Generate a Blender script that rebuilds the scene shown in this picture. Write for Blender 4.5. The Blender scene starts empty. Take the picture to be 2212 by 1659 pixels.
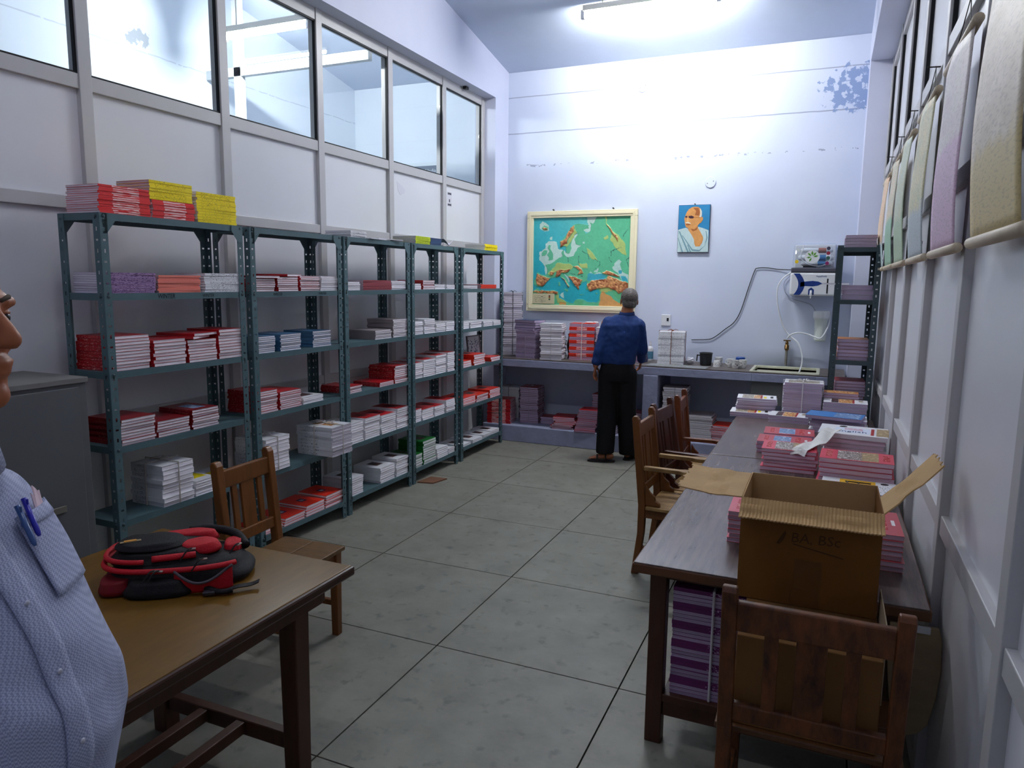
import bpy, bmesh, math, random
import numpy as np
from mathutils import Vector, Matrix
from mathutils.noise import noise as pnoise
R = random.Random(11)
SC = bpy.context.scene
COL = SC.collection
PI = math.pi
rad = math.radians

# ------------------------------------------------------------------ camera, world, exposure
yaw, pitch, roll = rad(23.35555), rad(8.11765), rad(0.65367)
CAMZ = 1.74869
fwd = Vector((-math.sin(yaw) * math.cos(pitch), math.cos(yaw) * math.cos(pitch), -math.sin(pitch)))
rgt = Vector((math.cos(yaw), math.sin(yaw), 0))
upv = rgt.cross(fwd)
r2 = rgt * math.cos(roll) + upv * math.sin(roll)
u2 = upv * math.cos(roll) - rgt * math.sin(roll)
cd = bpy.data.cameras.new('camera')
cam = bpy.data.objects.new('camera', cd)
COL.objects.link(cam)
cam.matrix_world = Matrix(((r2.x, u2.x, -fwd.x, 0), (r2.y, u2.y, -fwd.y, 0), (r2.z, u2.z, -fwd.z, CAMZ), (0, 0, 0, 1)))
cd.sensor_fit = 'HORIZONTAL'
cd.sensor_width = 36.0
cd.lens = 1567.07 * 36.0 / 2212.0
cd.clip_start = 0.02
SC.camera = cam
w = bpy.data.worlds.new('world')
SC.world = w
w.use_nodes = True
w.node_tree.nodes['Background'].inputs[0].default_value = (0.55, 0.65, 0.85, 1)
w.node_tree.nodes['Background'].inputs[1].default_value = 0.05
SC.view_settings.view_transform = 'Standard'
SC.view_settings.look = 'None'
SC.view_settings.gamma = 1.0
SC.view_settings.use_curve_mapping = False
SC.view_settings.exposure = 0.5
TUBE_MAIN, TUBE_NEXT, FILL_REAR = 310.0, 310.0, 95.0  # the last strength drives an added, unseen fill tube
SC.cycles.use_denoising = True
SC.cycles.max_bounces = 9
SC.cycles.diffuse_bounces = 6
SC.cycles.glossy_bounces = 3
SC.cycles.transmission_bounces = 4
SC.cycles.transparent_max_bounces = 8
SC.cycles.caustics_reflective = False
SC.cycles.caustics_refractive = False
SC.cycles.sample_clamp_indirect = 8.0

# ------------------------------------------------------------------ materials
def srgb(r, g, b):
    f = lambda c: (c / 12.92 if c <= 0.04045 else ((c + 0.055) / 1.055) ** 2.4)
    return (f(r / 255.0), f(g / 255.0), f(b / 255.0), 1.0)

MATS = {}
def M(name, col, rough=0.6, spec=0.3, metal=0.0, var=0.0, vscale=8.0, bump=0.0, bscale=60.0, stretch=None, rnd=0.0, col2=None):
    """Principled material; var/col2 mix a noise tone in, bump adds fine relief, rnd varies by object."""
    if name in MATS:
        return MATS[name]
    m = bpy.data.materials.new(name)
    MATS[name] = m
    m.use_nodes = True
    nt = m.node_tree
    b = nt.nodes['Principled BSDF']
    c = srgb(*col)
    b.inputs['Base Color'].default_value = c
    b.inputs['Roughness'].default_value = rough
    b.inputs['Specular IOR Level'].default_value = spec
    b.inputs['Metallic'].default_value = metal
    src = None
    if var or bump:
        tc = nt.nodes.new('ShaderNodeTexCoord')
        mp = nt.nodes.new('ShaderNodeMapping')
        nt.links.new(tc.outputs['Object'], mp.inputs['Vector'])
        if stretch:
            mp.inputs['Scale'].default_value = stretch
    if var:
        n = nt.nodes.new('ShaderNodeTexNoise')
        n.inputs['Scale'].default_value = vscale
        n.inputs['Detail'].default_value = 6
        n.inputs['Roughness'].default_value = 0.65
        nt.links.new(mp.outputs[0], n.inputs['Vector'])
        mx = nt.nodes.new('ShaderNodeMix')
        mx.data_type = 'RGBA'
        k1 = tuple(min(1, x * (1 + var)) for x in c[:3]) + (1,)
        k0 = srgb(*col2) if col2 else tuple(x * (1 - var) for x in c[:3]) + (1,)
        mx.inputs['A'].default_value = k0
        mx.inputs['B'].default_value = k1
        ramp = nt.nodes.new('ShaderNodeMapRange')
        ramp.inputs['From Min'].default_value = 0.3
        ramp.inputs['From Max'].default_value = 0.7
        nt.links.new(n.outputs['Fac'], ramp.inputs['Value'])
        nt.links.new(ramp.outputs[0], mx.inputs['Factor'])
        src = mx.outputs['Result']
    if rnd:
        oi = nt.nodes.new('ShaderNodeObjectInfo')
        mr = nt.nodes.new('ShaderNodeMapRange')
        mr.inputs['To Min'].default_value = 1 - rnd
        mr.inputs['To Max'].default_value = 1 + rnd
        nt.links.new(oi.outputs['Random'], mr.inputs['Value'])
        hv = nt.nodes.new('ShaderNodeHueSaturation')
        hv.inputs['Color'].default_value = c
        if src:
            nt.links.new(src, hv.inputs['Color'])
        nt.links.new(mr.outputs[0], hv.inputs['Value'])
        src = hv.outputs[0]
    if src:
        nt.links.new(src, b.inputs['Base Color'])
    if bump:
        n2 = nt.nodes.new('ShaderNodeTexNoise')
        n2.inputs['Scale'].default_value = bscale
        n2.inputs['Detail'].default_value = 4
        nt.links.new(mp.outputs[0], n2.inputs['Vector'])
        bp = nt.nodes.new('ShaderNodeBump')
        bp.inputs['Strength'].default_value = bump
        bp.inputs['Distance'].default_value = 0.01
        nt.links.new(n2.outputs['Fac'], bp.inputs['Height'])
        nt.links.new(bp.outputs[0], b.inputs['Normal'])
    return m

def MPRINT(name, base, ink, scale=(300, 60, 300), thr=0.52, rough=0.5):
    """Printed lines of small illegible type: thresholded stretched noise, ink on base."""
    if name in MATS:
        return MATS[name]
    m = bpy.data.materials.new(name)
    MATS[name] = m
    m.use_nodes = True
    nt = m.node_tree
    b = nt.nodes['Principled BSDF']
    b.inputs['Roughness'].default_value = rough
    b.inputs['Specular IOR Level'].default_value = 0.3
    tc = nt.nodes.new('ShaderNodeTexCoord')
    mp = nt.nodes.new('ShaderNodeMapping')
    mp.inputs['Scale'].default_value = scale
    nt.links.new(tc.outputs['Object'], mp.inputs['Vector'])
    oi = nt.nodes.new('ShaderNodeObjectInfo')
    ofs = nt.nodes.new('ShaderNodeVectorMath')
    ofs.operation = 'SCALE'
    ofs.inputs[0].default_value = (37, 11, 23)
    nt.links.new(oi.outputs['Random'], ofs.inputs['Scale'])
    nt.links.new(ofs.outputs[0], mp.inputs['Location'])
    n = nt.nodes.new('ShaderNodeTexNoise')
    n.inputs['Scale'].default_value = 1.0
    n.inputs['Detail'].default_value = 1.5
    nt.links.new(mp.outputs[0], n.inputs['Vector'])
    gt = nt.nodes.new('ShaderNodeMapRange')
    gt.inputs['From Min'].default_value = thr - 0.03
    gt.inputs['From Max'].default_value = thr + 0.03
    nt.links.new(n.outputs['Fac'], gt.inputs['Value'])
    mx = nt.nodes.new('ShaderNodeMix')
    mx.data_type = 'RGBA'
    mx.inputs['A'].default_value = srgb(*base)
    mx.inputs['B'].default_value = srgb(*ink)
    nt.links.new(gt.outputs[0], mx.inputs['Factor'])
    nt.links.new(mx.outputs['Result'], b.inputs['Base Color'])
    return m

def MPHOTO(name, cols, scale=40.0):
    """A printed picture: noise through a stepped colour ramp."""
    if name in MATS:
        return MATS[name]
    m = bpy.data.materials.new(name)
    MATS[name] = m
    m.use_nodes = True
    nt = m.node_tree
    b = nt.nodes['Principled BSDF']
    b.inputs['Roughness'].default_value = 0.4
    tc = nt.nodes.new('ShaderNodeTexCoord')
    n = nt.nodes.new('ShaderNodeTexNoise')
    n.inputs['Scale'].default_value = scale
    n.inputs['Detail'].default_value = 3
    n.inputs['Distortion'].default_value = 0.8
    nt.links.new(tc.outputs['Object'], n.inputs['Vector'])
    cr = nt.nodes.new('ShaderNodeValToRGB')
    cr.color_ramp.interpolation = 'CONSTANT' if len(cols) > 3 else 'LINEAR'
    els = cr.color_ramp.elements
    while len(els) < len(cols):
        els.new(0.5)
    for i, c in enumerate(cols):
        els[i].position = 0.32 + 0.36 * i / max(1, len(cols) - 1) if i else 0.0
        els[i].color = srgb(*c)
    nt.links.new(n.outputs['Fac'], cr.inputs[0])
    nt.links.new(cr.outputs[0], b.inputs['Base Color'])
    return m

def MEMIT(name, col, strength):
    m = bpy.data.materials.new(name)
    m.use_nodes = True
    nt = m.node_tree
    nt.nodes.remove(nt.nodes['Principled BSDF'])
    e = nt.nodes.new('ShaderNodeEmission')
    e.inputs[0].default_value = col
    e.inputs[1].default_value = strength
    nt.links.new(e.outputs[0], nt.nodes['Material Output'].inputs[0])
    return m

def MGLASS(name, tint=(0.93, 0.97, 0.98, 1), gloss=0.10, rough=0.0):
    m = bpy.data.materials.new(name)
    m.use_nodes = True
    nt = m.node_tree
    nt.nodes.remove(nt.nodes['Principled BSDF'])
    t = nt.nodes.new('ShaderNodeBsdfTransparent')
    t.inputs[0].default_value = tint
    g = nt.nodes.new('ShaderNodeBsdfGlossy')
    g.inputs['Roughness'].default_value = rough
    mx = nt.nodes.new('ShaderNodeMixShader')
    mx.inputs[0].default_value = gloss
    nt.links.new(t.outputs[0], mx.inputs[1])
    nt.links.new(g.outputs[0], mx.inputs[2])
    nt.links.new(mx.outputs[0], nt.nodes['Material Output'].inputs[0])
    MATS[name] = m
    return m

# ------------------------------------------------------------------ mesh builder and object helpers
class MB:
    def __init__(s):
        s.v, s.f, s.m = [], [], []
    def add(s, vs, fs, mi=0):
        o = len(s.v)
        s.v += [tuple(p) for p in vs]
        s.f += [tuple(i + o for i in f) for f in fs]
        s.m += [mi] * len(fs)
        return s
    def box(s, x0, x1, y0, y1, z0, z1, mi=0, mat=None):
        vs = [Vector(p) for p in ((x0, y0, z0), (x1, y0, z0), (x1, y1, z0), (x0, y1, z0), (x0, y0, z1), (x1, y0, z1), (x1, y1, z1), (x0, y1, z1))]
        if mat is not None:
            vs = [mat @ p for p in vs]
        return s.add(vs, [(3, 2, 1, 0), (4, 5, 6, 7), (0, 1, 5, 4), (1, 2, 6, 5), (2, 3, 7, 6), (3, 0, 4, 7)], mi)
    def bar(s, p0, p1, wx, wy, mi=0, side=(0, 0, 1), w1=None):
        """Rectangular bar from p0 to p1, wx across `side x dir`, wy along side; w1 = end size."""
        p0, p1 = Vector(p0), Vector(p1)
        d = (p1 - p0).normalized()
        sd = Vector(side)
        if abs(d.dot(sd)) > 0.97:
            sd = Vector((1, 0, 0))
        a = d.cross(sd).normalized()
        b = a.cross(d).normalized()
        ex, ey = w1 if w1 else (wx, wy)
        vs = []
        for p, hx, hy in ((p0, wx / 2, wy / 2), (p1, ex / 2, ey / 2)):
            vs += [p - a * hx - b * hy, p + a * hx - b * hy, p + a * hx + b * hy, p - a * hx + b * hy]
        return s.add(vs, [(3, 2, 1, 0), (4, 5, 6, 7), (0, 1, 5, 4), (1, 2, 6, 5), (2, 3, 7, 6), (3, 0, 4, 7)], mi)
    def prism(s, pts, a0, a1, axis='z', mi=0):
        n = len(pts)
        def P(u, v, w_):
            return {'z': (u, v, w_), 'y': (u, w_, v), 'x': (w_, u, v)}[axis]
        vs = [P(u, v, a0) for u, v in pts] + [P(u, v, a1) for u, v in pts]
        fs = [tuple(range(n - 1, -1, -1)), tuple(range(n, 2 * n))] + [(i, (i + 1) % n, n + (i + 1) % n, n + i) for i in range(n)]
        return s.add(vs, fs, mi)
    def tube(s, path, r, n=8, mi=0, caps=True):
        path = [Vector(p) for p in path]
        rs = r if isinstance(r, (list, tuple)) else [r] * len(path)
        vs, fs = [], []
        prev = None
        for i, p in enumerate(path):
            d = (path[min(i + 1, len(path) - 1)] - path[max(i - 1, 0)]).normalized()
            if prev is None:
                a = d.orthogonal().normalized()
            else:
                a = (prev - d * prev.dot(d)).normalized()
            prev = a
            b = d.cross(a)
            for k in range(n):
                t = 2 * PI * k / n
                vs.append(p + (a * math.cos(t) + b * math.sin(t)) * rs[i])
        for i in range(len(path) - 1):
            for k in range(n):
                k2 = (k + 1) % n
                fs.append((i * n + k, i * n + k2, (i + 1) * n + k2, (i + 1) * n + k))
        if caps:
            fs.append(tuple(range(n - 1, -1, -1)))
            fs.append(tuple(range((len(path) - 1) * n, len(path) * n)))
        return s.add(vs, fs, mi)
    def lathe(s, prof, n=20, c=(0, 0, 0), mi=0, axis='z'):
        vs, fs = [], []
        for r, h in prof:
            for k in range(n):
                t = 2 * PI * k / n
                q = (r * math.cos(t), r * math.sin(t), h)
                if axis == 'y':
                    q = (q[0], q[2], q[1])
                if axis == 'x':
                    q = (q[2], q[0], q[1])
                vs.append((c[0] + q[0], c[1] + q[1], c[2] + q[2]))
        for i in range(len(prof) - 1):
            for k in range(n):
                k2 = (k + 1) % n
                fs.append((i * n + k, i * n + k2, (i + 1) * n + k2, (i + 1) * n + k))
        fs.append(tuple(range(n - 1, -1, -1)))
        fs.append(tuple(range((len(prof) - 1) * n, len(prof) * n)))
        return s.add(vs, fs, mi)
    def loft(s, rings, mi=0, caps=True):
        n = len(rings[0])
        vs = [p for r_ in rings for p in r_]
        fs = [(i * n + k, i * n + (k + 1) % n, (i + 1) * n + (k + 1) % n, (i + 1) * n + k) for i in range(len(rings) - 1) for k in range(n)]
        if caps:
            fs.append(tuple(range(n - 1, -1, -1)))
            fs.append(tuple(range((len(rings) - 1) * n, len(rings) * n)))
        return s.add(vs, fs, mi)
    def ell(s, c, r, nu=16, nv=10, mi=0, rot=None):
        """closed ellipsoid"""
        rings = []
        for j in range(1, nv):
            t = PI * j / nv
            ring = []
            for k in range(nu):
                a = 2 * PI * k / nu
                p = Vector((r[0] * math.sin(t) * math.cos(a), r[1] * math.sin(t) * math.sin(a), -r[2] * math.cos(t)))
                if rot is not None:
                    p = rot @ p
                ring.append(Vector(c) + p)
            rings.append(ring)
        return s.loft(rings, mi)
    def grid(s, fn, nu, nv, mi=0):
        vs = [fn(i / nu, j / nv) for j in range(nv + 1) for i in range(nu + 1)]
        fs = [(j * (nu + 1) + i, j * (nu + 1) + i + 1, (j + 1) * (nu + 1) + i + 1, (j + 1) * (nu + 1) + i) for j in range(nv) for i in range(nu)]
        return s.add(vs, fs, mi)
    def mesh(s, name, mats, smooth=False, fix=True):
        me = bpy.data.meshes.new(name)
        me.from_pydata(s.v, [], s.f)
        for m in (mats if isinstance(mats, (list, tuple)) else [mats]):
            me.materials.append(m)
        if any(s.m):
            me.polygons.foreach_set('material_index', s.m)
        if fix:
            bm = bmesh.new()
            bm.from_mesh(me)
            bmesh.ops.recalc_face_normals(bm, faces=bm.faces)
            bm.to_mesh(me)
            bm.free()
        if smooth:
            me.polygons.foreach_set('use_smooth', [True] * len(me.polygons))
        me.update()
        return me

def link(name, me, parent=None, label=None, loc=None, rot=None):
    o = bpy.data.objects.new(name, me)
    COL.objects.link(o)
    if parent is not None:
        o.parent = parent
    if loc is not None:
        o.location = loc
    if rot is not None:
        o.rotation_euler = rot
    if label:
        o['label'] = label
    return o

def part(name, mb, mats, parent, label=None, smooth=False, bevel=0.0, seg=2, loc=None, rot=None, solid=0.0, sub=0):
    o = link(name, mb.mesh(name, mats, smooth), parent, label, loc, rot)
    if solid:
        md = o.modifiers.new('solid', 'SOLIDIFY')
        md.thickness = solid
        md.offset = 0
    if bevel:
        md = o.modifiers.new('bevel', 'BEVEL')
        md.width = bevel
        md.segments = seg
        md.limit_method = 'ANGLE'
        md.angle_limit = rad(40)
    if sub:
        md = o.modifiers.new('sub', 'SUBSURF')
        md.levels = md.render_levels = sub
    return o

def tag(o, label, cat, group=None):
    o['label'] = label
    o['category'] = cat
    if group:
        o['group'] = group
    return o

def thing(name, label, cat, loc=(0, 0, 0), rz=0.0, group=None):
    o = bpy.data.objects.new(name, None)
    COL.objects.link(o)
    o.empty_display_size = 0.1
    o.location = loc
    o.rotation_euler = (0, 0, rz)
    return tag(o, label, cat, group)

def struct(name, mb, mats, parent=None, smooth=False, bevel=0.0):
    o = part(name, mb, mats, parent, smooth=smooth, bevel=bevel)
    o['kind'] = 'structure'
    return o

def text(name, body, size, mw, mat, parent, sx=1.0, shear=0.0, thick=0.0003):
    """flat lettering: a font curve turned into a mesh, placed by the matrix mw (in the parent's space)"""
    cu = bpy.data.curves.new(name, 'FONT')
    cu.body = body
    cu.size = size
    cu.shear = shear
    cu.align_x, cu.align_y = 'CENTER', 'CENTER'
    cu.extrude = thick
    cu.resolution_u = 2
    t = bpy.data.objects.new('tmp', cu)
    COL.objects.link(t)
    dg = bpy.context.evaluated_depsgraph_get()
    me = bpy.data.meshes.new_from_object(t.evaluated_get(dg))
    bpy.data.objects.remove(t)
    bpy.data.curves.remove(cu)
    me.name = name
    me.transform(mw @ Matrix.Diagonal((sx, 1, 1, 1)))
    me.materials.clear()
    me.materials.append(mat)
    return link(name, me, parent)

def frame(origin, xdir, ydir):
    """matrix whose local x/y run along the given directions"""
    x = Vector(xdir).normalized()
    z = x.cross(Vector(ydir)).normalized()
    y = z.cross(x)
    return Matrix(((x.x, y.x, z.x, origin[0]), (x.y, y.y, z.y, origin[1]), (x.z, y.z, z.z, origin[2]), (0, 0, 0, 1)))

def smoothpath(pts, n=6):
    """Catmull-Rom through points"""
    P = [Vector(p) for p in pts]
    P = [P[0] * 2 - P[1]] + P + [P[-1] * 2 - P[-2]]
    out = []
    for i in range(1, len(P) - 2):
        for k in range(n):
            t = k / n
            out.append(0.5 * ((2 * P[i]) + (P[i + 1] - P[i - 1]) * t + (2 * P[i - 1] - 5 * P[i] + 4 * P[i + 1] - P[i + 2]) * t * t + (3 * P[i] - P[i - 1] - 3 * P[i + 1] + P[i + 2]) * t ** 3))
    out.append(P[-2])
    return out
# ------------------------------------------------------------------ the room
YB, XL, XR = 7.85, -3.47, 0.207           # back wall, left and right masonry faces
PL, PR = -3.60, 0.383                     # front faces of the aluminium partition members
Y0 = -1.7                                 # wall behind the camera
XA = -5.56                                # far wall of the next room
def ceil_z(y):
    return 4.06 + 0.182 * (YB - y)

def wall_mat(name, base, dark, cracks=False, lines=((3.786, 0.005, 0.012, 0.30), (3.395, 0.006, 0.014, 0.26), (3.035, 0.012, 0.05, 0.60)), patch=('X', 0.10, 0.27, 3.585, 0.17), flake=(128, 150, 190), grime=True):
    m = bpy.data.materials.new(name)
    MATS[name] = m
    m.use_nodes = True
    nt = m.node_tree
    L = nt.links.new
    N = nt.nodes.new
    b = nt.nodes['Principled BSDF']
    b.inputs['Roughness'].default_value = 0.55
    b.inputs['Specular IOR Level'].default_value = 0.25
    tc = N('ShaderNodeTexCoord')
    n = N('ShaderNodeTexNoise')
    n.inputs['Scale'].default_value = 1.3
    n.inputs['Detail'].default_value = 7
    L(tc.outputs['Object'], n.inputs['Vector'])
    mx = N('ShaderNodeMix')
    mx.data_type = 'RGBA'
    mx.inputs['A'].default_value = srgb(*dark)
    mx.inputs['B'].default_value = srgb(*base)
    r_ = N('ShaderNodeMapRange')
    r_.inputs['From Min'].default_value = 0.3
    r_.inputs['From Max'].default_value = 0.6
    L(n.outputs['Fac'], r_.inputs['Value'])
    L(r_.outputs[0], mx.inputs['Factor'])
    out = mx.outputs['Result']
    if cracks:
        sp = N('ShaderNodeSeparateXYZ')
        L(tc.outputs['Object'], sp.inputs[0])
        def math_(op, a, b_=None):
            k = N('ShaderNodeMath')
            k.operation = op
            for i, q in enumerate((a, b_)):
                if q is None:
                    continue
                if isinstance(q, (int, float)):
                    k.inputs[i].default_value = q
                else:
                    L(q, k.inputs[i])
            return k.outputs[0]
        wob = N('ShaderNodeTexNoise')
        wob.inputs['Scale'].default_value = 6
        wob.inputs['Detail'].default_value = 5
        L(tc.outputs['Object'], wob.inputs['Vector'])
        brk = N('ShaderNodeTexNoise')
        brk.inputs['Scale'].default_value = 22
        brk.inputs['Detail'].default_value = 3
        L(tc.outputs['Object'], brk.inputs['Vector'])
        mask = None
        for z, wd, amp, thr in lines:
            zz = math_('ADD', sp.outputs['Z'], math_('MULTIPLY', math_('SUBTRACT', wob.outputs['Fac'], 0.5), amp))
            ln = math_('LESS_THAN', math_('ABSOLUTE', math_('SUBTRACT', zz, z)), wd)
            ln = math_('MULTIPLY', ln, math_('GREATER_THAN', brk.outputs['Fac'], thr))
            mask = ln if mask is None else math_('MAXIMUM', mask, ln)
        m2 = N('ShaderNodeMix')
        m2.data_type = 'RGBA'
        L(math_('MULTIPLY', mask, 0.6 if grime else 0.3), m2.inputs['Factor'])
        L(out, m2.inputs['A'])
        m2.inputs['B'].default_value = srgb(110, 115, 140)
        # flaking damp patch high in the right corner
        pn = N('ShaderNodeTexNoise')
        pn.inputs['Scale'].default_value = 17
        pn.inputs['Detail'].default_value = 8
        L(tc.outputs['Object'], pn.inputs['Vector'])
        dx = math_('DIVIDE', math_('SUBTRACT', sp.outputs[patch[0]], patch[1]), patch[2])
        dz = math_('DIVIDE', math_('SUBTRACT', sp.outputs['Z'], patch[3]), patch[4])
        d2 = math_('ADD', math_('MULTIPLY', dx, dx), math_('MULTIPLY', dz, dz))
        e = math_('SUBTRACT', pn.outputs['Fac'], math_('ADD', math_('MULTIPLY', d2, 0.14), 0.36))
        pm = N('ShaderNodeMapRange')
        pm.inputs['From Min'].default_value = 0.0
        pm.inputs['From Max'].default_value = 0.05
        L(e, pm.inputs['Value'])
        m3 = N('ShaderNodeMix')
        m3.data_type = 'RGBA'
        L(math_('MULTIPLY', pm.outputs[0], 0.9), m3.inputs['Factor'])
        L(m2.outputs['Result'], m3.inputs['A'])
        m3.inputs['B'].default_value = srgb(*flake)
        # grime along the counter back and behind the sink
        gd = math_('MULTIPLY', math_('MAXIMUM', math_('SUBTRACT', 1.12, sp.outputs['Z']), 0.0), math_('GREATER_THAN', sp.outputs['Z'], 0.85))
        gx = math_('MAXIMUM', math_('SUBTRACT', 1.0, math_('MULTIPLY', math_('ABSOLUTE', math_('ADD', sp.outputs['X'], 0.33)), 1.1)), 0.0)
        g = math_('MULTIPLY', math_('MULTIPLY', gd, gx), math_('MULTIPLY', n.outputs['Fac'], 5.0))
        gm = N('ShaderNodeMapRange')
        gm.inputs['From Min'].default_value = 0.05
        gm.inputs['From Max'].default_value = 0.6
        gm.inputs['To Max'].default_value = 0.75
        L(g, gm.inputs['Value'])
        m4 = N('ShaderNodeMix')
        m4.data_type = 'RGBA'
        L(gm.outputs[0], m4.inputs['Factor'])
        L(m3.outputs['Result'], m4.inputs['A'])
        m4.inputs['B'].default_value = srgb(95, 100, 98)
        out = m4.outputs['Result'] if grime else m3.outputs['Result']
    L(out, b.inputs['Base Color'])
    return m

WALL = wall_mat('wall paint', (208, 211, 228), (199, 203, 222))
WALLB = wall_mat('back wall paint', (206, 213, 230), (197, 205, 224), True)
WALLN = wall_mat('next room paint', (222, 230, 236), (214, 223, 232))
WALLF = wall_mat('next room far wall paint', (222, 230, 236), (214, 223, 232), True, ((3.66, 0.006, 0.03, 0.40), (3.30, 0.004, 0.03, 0.5)), ('Y', 4.72, 0.11, 3.765, 0.075), (160, 166, 172), False)
CEIL = M('ceiling paint', (196, 206, 224), 0.7, var=0.05, vscale=1.2)
CEMENT = M('painted cement', (150, 154, 180), 0.7, var=0.12, vscale=5, bump=0.3, bscale=25)
ALU = M('grey anodised aluminium', (186, 184, 184), 0.42, 0.5, var=0.05, vscale=3)
ALUD = M('dusty aluminium underside', (120, 118, 120), 0.5)
PANEL = M('white laminate panel', (222, 222, 226), 0.32, 0.4, var=0.02, vscale=1.5)
GASKET = M('black rubber gasket', (16, 18, 22), 0.6)
FROST = M('pale partition sheet', (222, 222, 226), 0.3, 0.4)
GLASS = MGLASS('window glass', (0.95, 0.98, 0.985, 1), 0.04)
def floor_mat():
    m = M('worn grey floor stone', (128, 126, 115), 0.5, 0.35, var=0.16, vscale=4.5, bump=0.12, bscale=30, rnd=0.03)
    nt = m.node_tree
    b = nt.nodes['Principled BSDF']
    src = b.inputs['Base Color'].links[0].from_socket
    tc = nt.nodes.new('ShaderNodeTexCoord')
    n = nt.nodes.new('ShaderNodeTexNoise')
    n.inputs['Scale'].default_value = 13
    n.inputs['Detail'].default_value = 5
    oi = nt.nodes.new('ShaderNodeObjectInfo')
    va = nt.nodes.new('ShaderNodeVectorMath')
    va.operation = 'ADD'
    nt.links.new(tc.outputs['Object'], va.inputs[0])
    nt.links.new(oi.outputs['Location'], va.inputs[1])
    nt.links.new(va.outputs[0], n.inputs['Vector'])
    for q in nt.nodes:
        if q.type == 'MAPPING':
            nt.links.new(va.outputs[0], q.inputs['Vector'])
    r_ = nt.nodes.new('ShaderNodeMapRange')
    r_.inputs['From Min'].default_value = 0.58
    r_.inputs['From Max'].default_value = 0.72
    r_.inputs['To Max'].default_value = 0.6
    nt.links.new(n.outputs['Fac'], r_.inputs['Value'])
    mx = nt.nodes.new('ShaderNodeMix')
    mx.data_type = 'RGBA'
    nt.links.new(r_.outputs[0], mx.inputs['Factor'])
    nt.links.new(src, mx.inputs['A'])
    mx.inputs['B'].default_value = srgb(84, 82, 76)
    nt.links.new(mx.outputs['Result'], b.inputs['Base Color'])
    return m
STONE = floor_mat()

fl = struct('floor', MB().box(XA - 0.2, 0.7, Y0 - 0.2, YB + 0.2, -0.12, -0.014), M('dark floor joint', (30, 29, 26), 0.95, 0.0))
tile = MB().box(-0.4465, 0.4465, -0.4483, 0.4483, -0.014, 0.0).mesh('floor_slab', STONE)
for i in range(-1, 5):
    for j in range(-4, 7):
        x, y = -3.4241 + 0.45 + 0.9 * i, 1.9779 + 0.4518 + 0.9036 * j
        if x - 0.45 > 0.45 or y - 0.45 > YB or y < Y0 - 0.3 or x < XL - 0.5:
            continue
        link('floor_slab', tile, fl, loc=(x, y, 0))

cz0, cz1 = ceil_z(Y0 - 0.2), ceil_z(YB + 0.2)
cb = MB().add([(XA - 0.2, Y0 - 0.2, cz0), (0.7, Y0 - 0.2, cz0), (0.7, YB + 0.2, cz1), (XA - 0.2, YB + 0.2, cz1)] +
              [(XA - 0.2, Y0 - 0.2, cz0 + 0.15), (0.7, Y0 - 0.2, cz0 + 0.15), (0.7, YB + 0.2, cz1 + 0.15), (XA - 0.2, YB + 0.2, cz1 + 0.15)],
              [(0, 1, 2, 3), (7, 6, 5, 4), (0, 4, 5, 1), (1, 5, 6, 2), (2, 6, 7, 3), (3, 7, 4, 0)])
struct('ceiling', cb, CEIL)
wbk = struct('wall_back', MB().box(XL - 0.25, 0.7, YB, YB + 0.2, 0, 4.058), WALLB)
struct('wall_back_next_room', MB().box(XA - 0.2, XL - 0.25, YB, YB + 0.2, 0, 4.058), WALLN)
struct('wall_far_next_room', MB().box(XA - 0.2, XA, Y0, YB, 0, 5.8), WALLF)
struct('wall_front', MB().box(XA - 0.2, 0.7, Y0 - 0.2, Y0, 0, 5.8), WALL)

def header(x0, x1):
    """masonry above the partition with a sloping top that follows the ceiling, and the pier at the back"""
    mb = MB()
    ys = (Y0, 7.5, YB)
    z1 = [ceil_z(y) for y in ys]
    mb.add([(x0, Y0, 3.72), (x1, Y0, 3.72), (x1, 7.5, 3.72), (x0, 7.5, 3.72), (x0, Y0, z1[0]), (x1, Y0, z1[0]), (x1, 7.5, z1[1]), (x0, 7.5, z1[1])],
           [(3, 2, 1, 0), (4, 5, 6, 7), (0, 1, 5, 4), (1, 2, 6, 5), (2, 3, 7, 6), (3, 0, 4, 7)])
    mb.add([(x0, 7.5, 0), (x1, 7.5, 0), (x1, YB, 0), (x0, YB, 0), (x0, 7.5, z1[1]), (x1, 7.5, z1[1]), (x1, YB, z1[2]), (x0, YB, z1[2])],
           [(3, 2, 1, 0), (4, 5, 6, 7), (0, 1, 5, 4), (1, 2, 6, 5), (2, 3, 7, 6), (3, 0, 4, 7)])
    return mb
wl = struct('wall_left', header(XL - 0.25, XL), WALL)
wr = struct('wall_right', header(XR, XR + 0.45), WALL)

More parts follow.
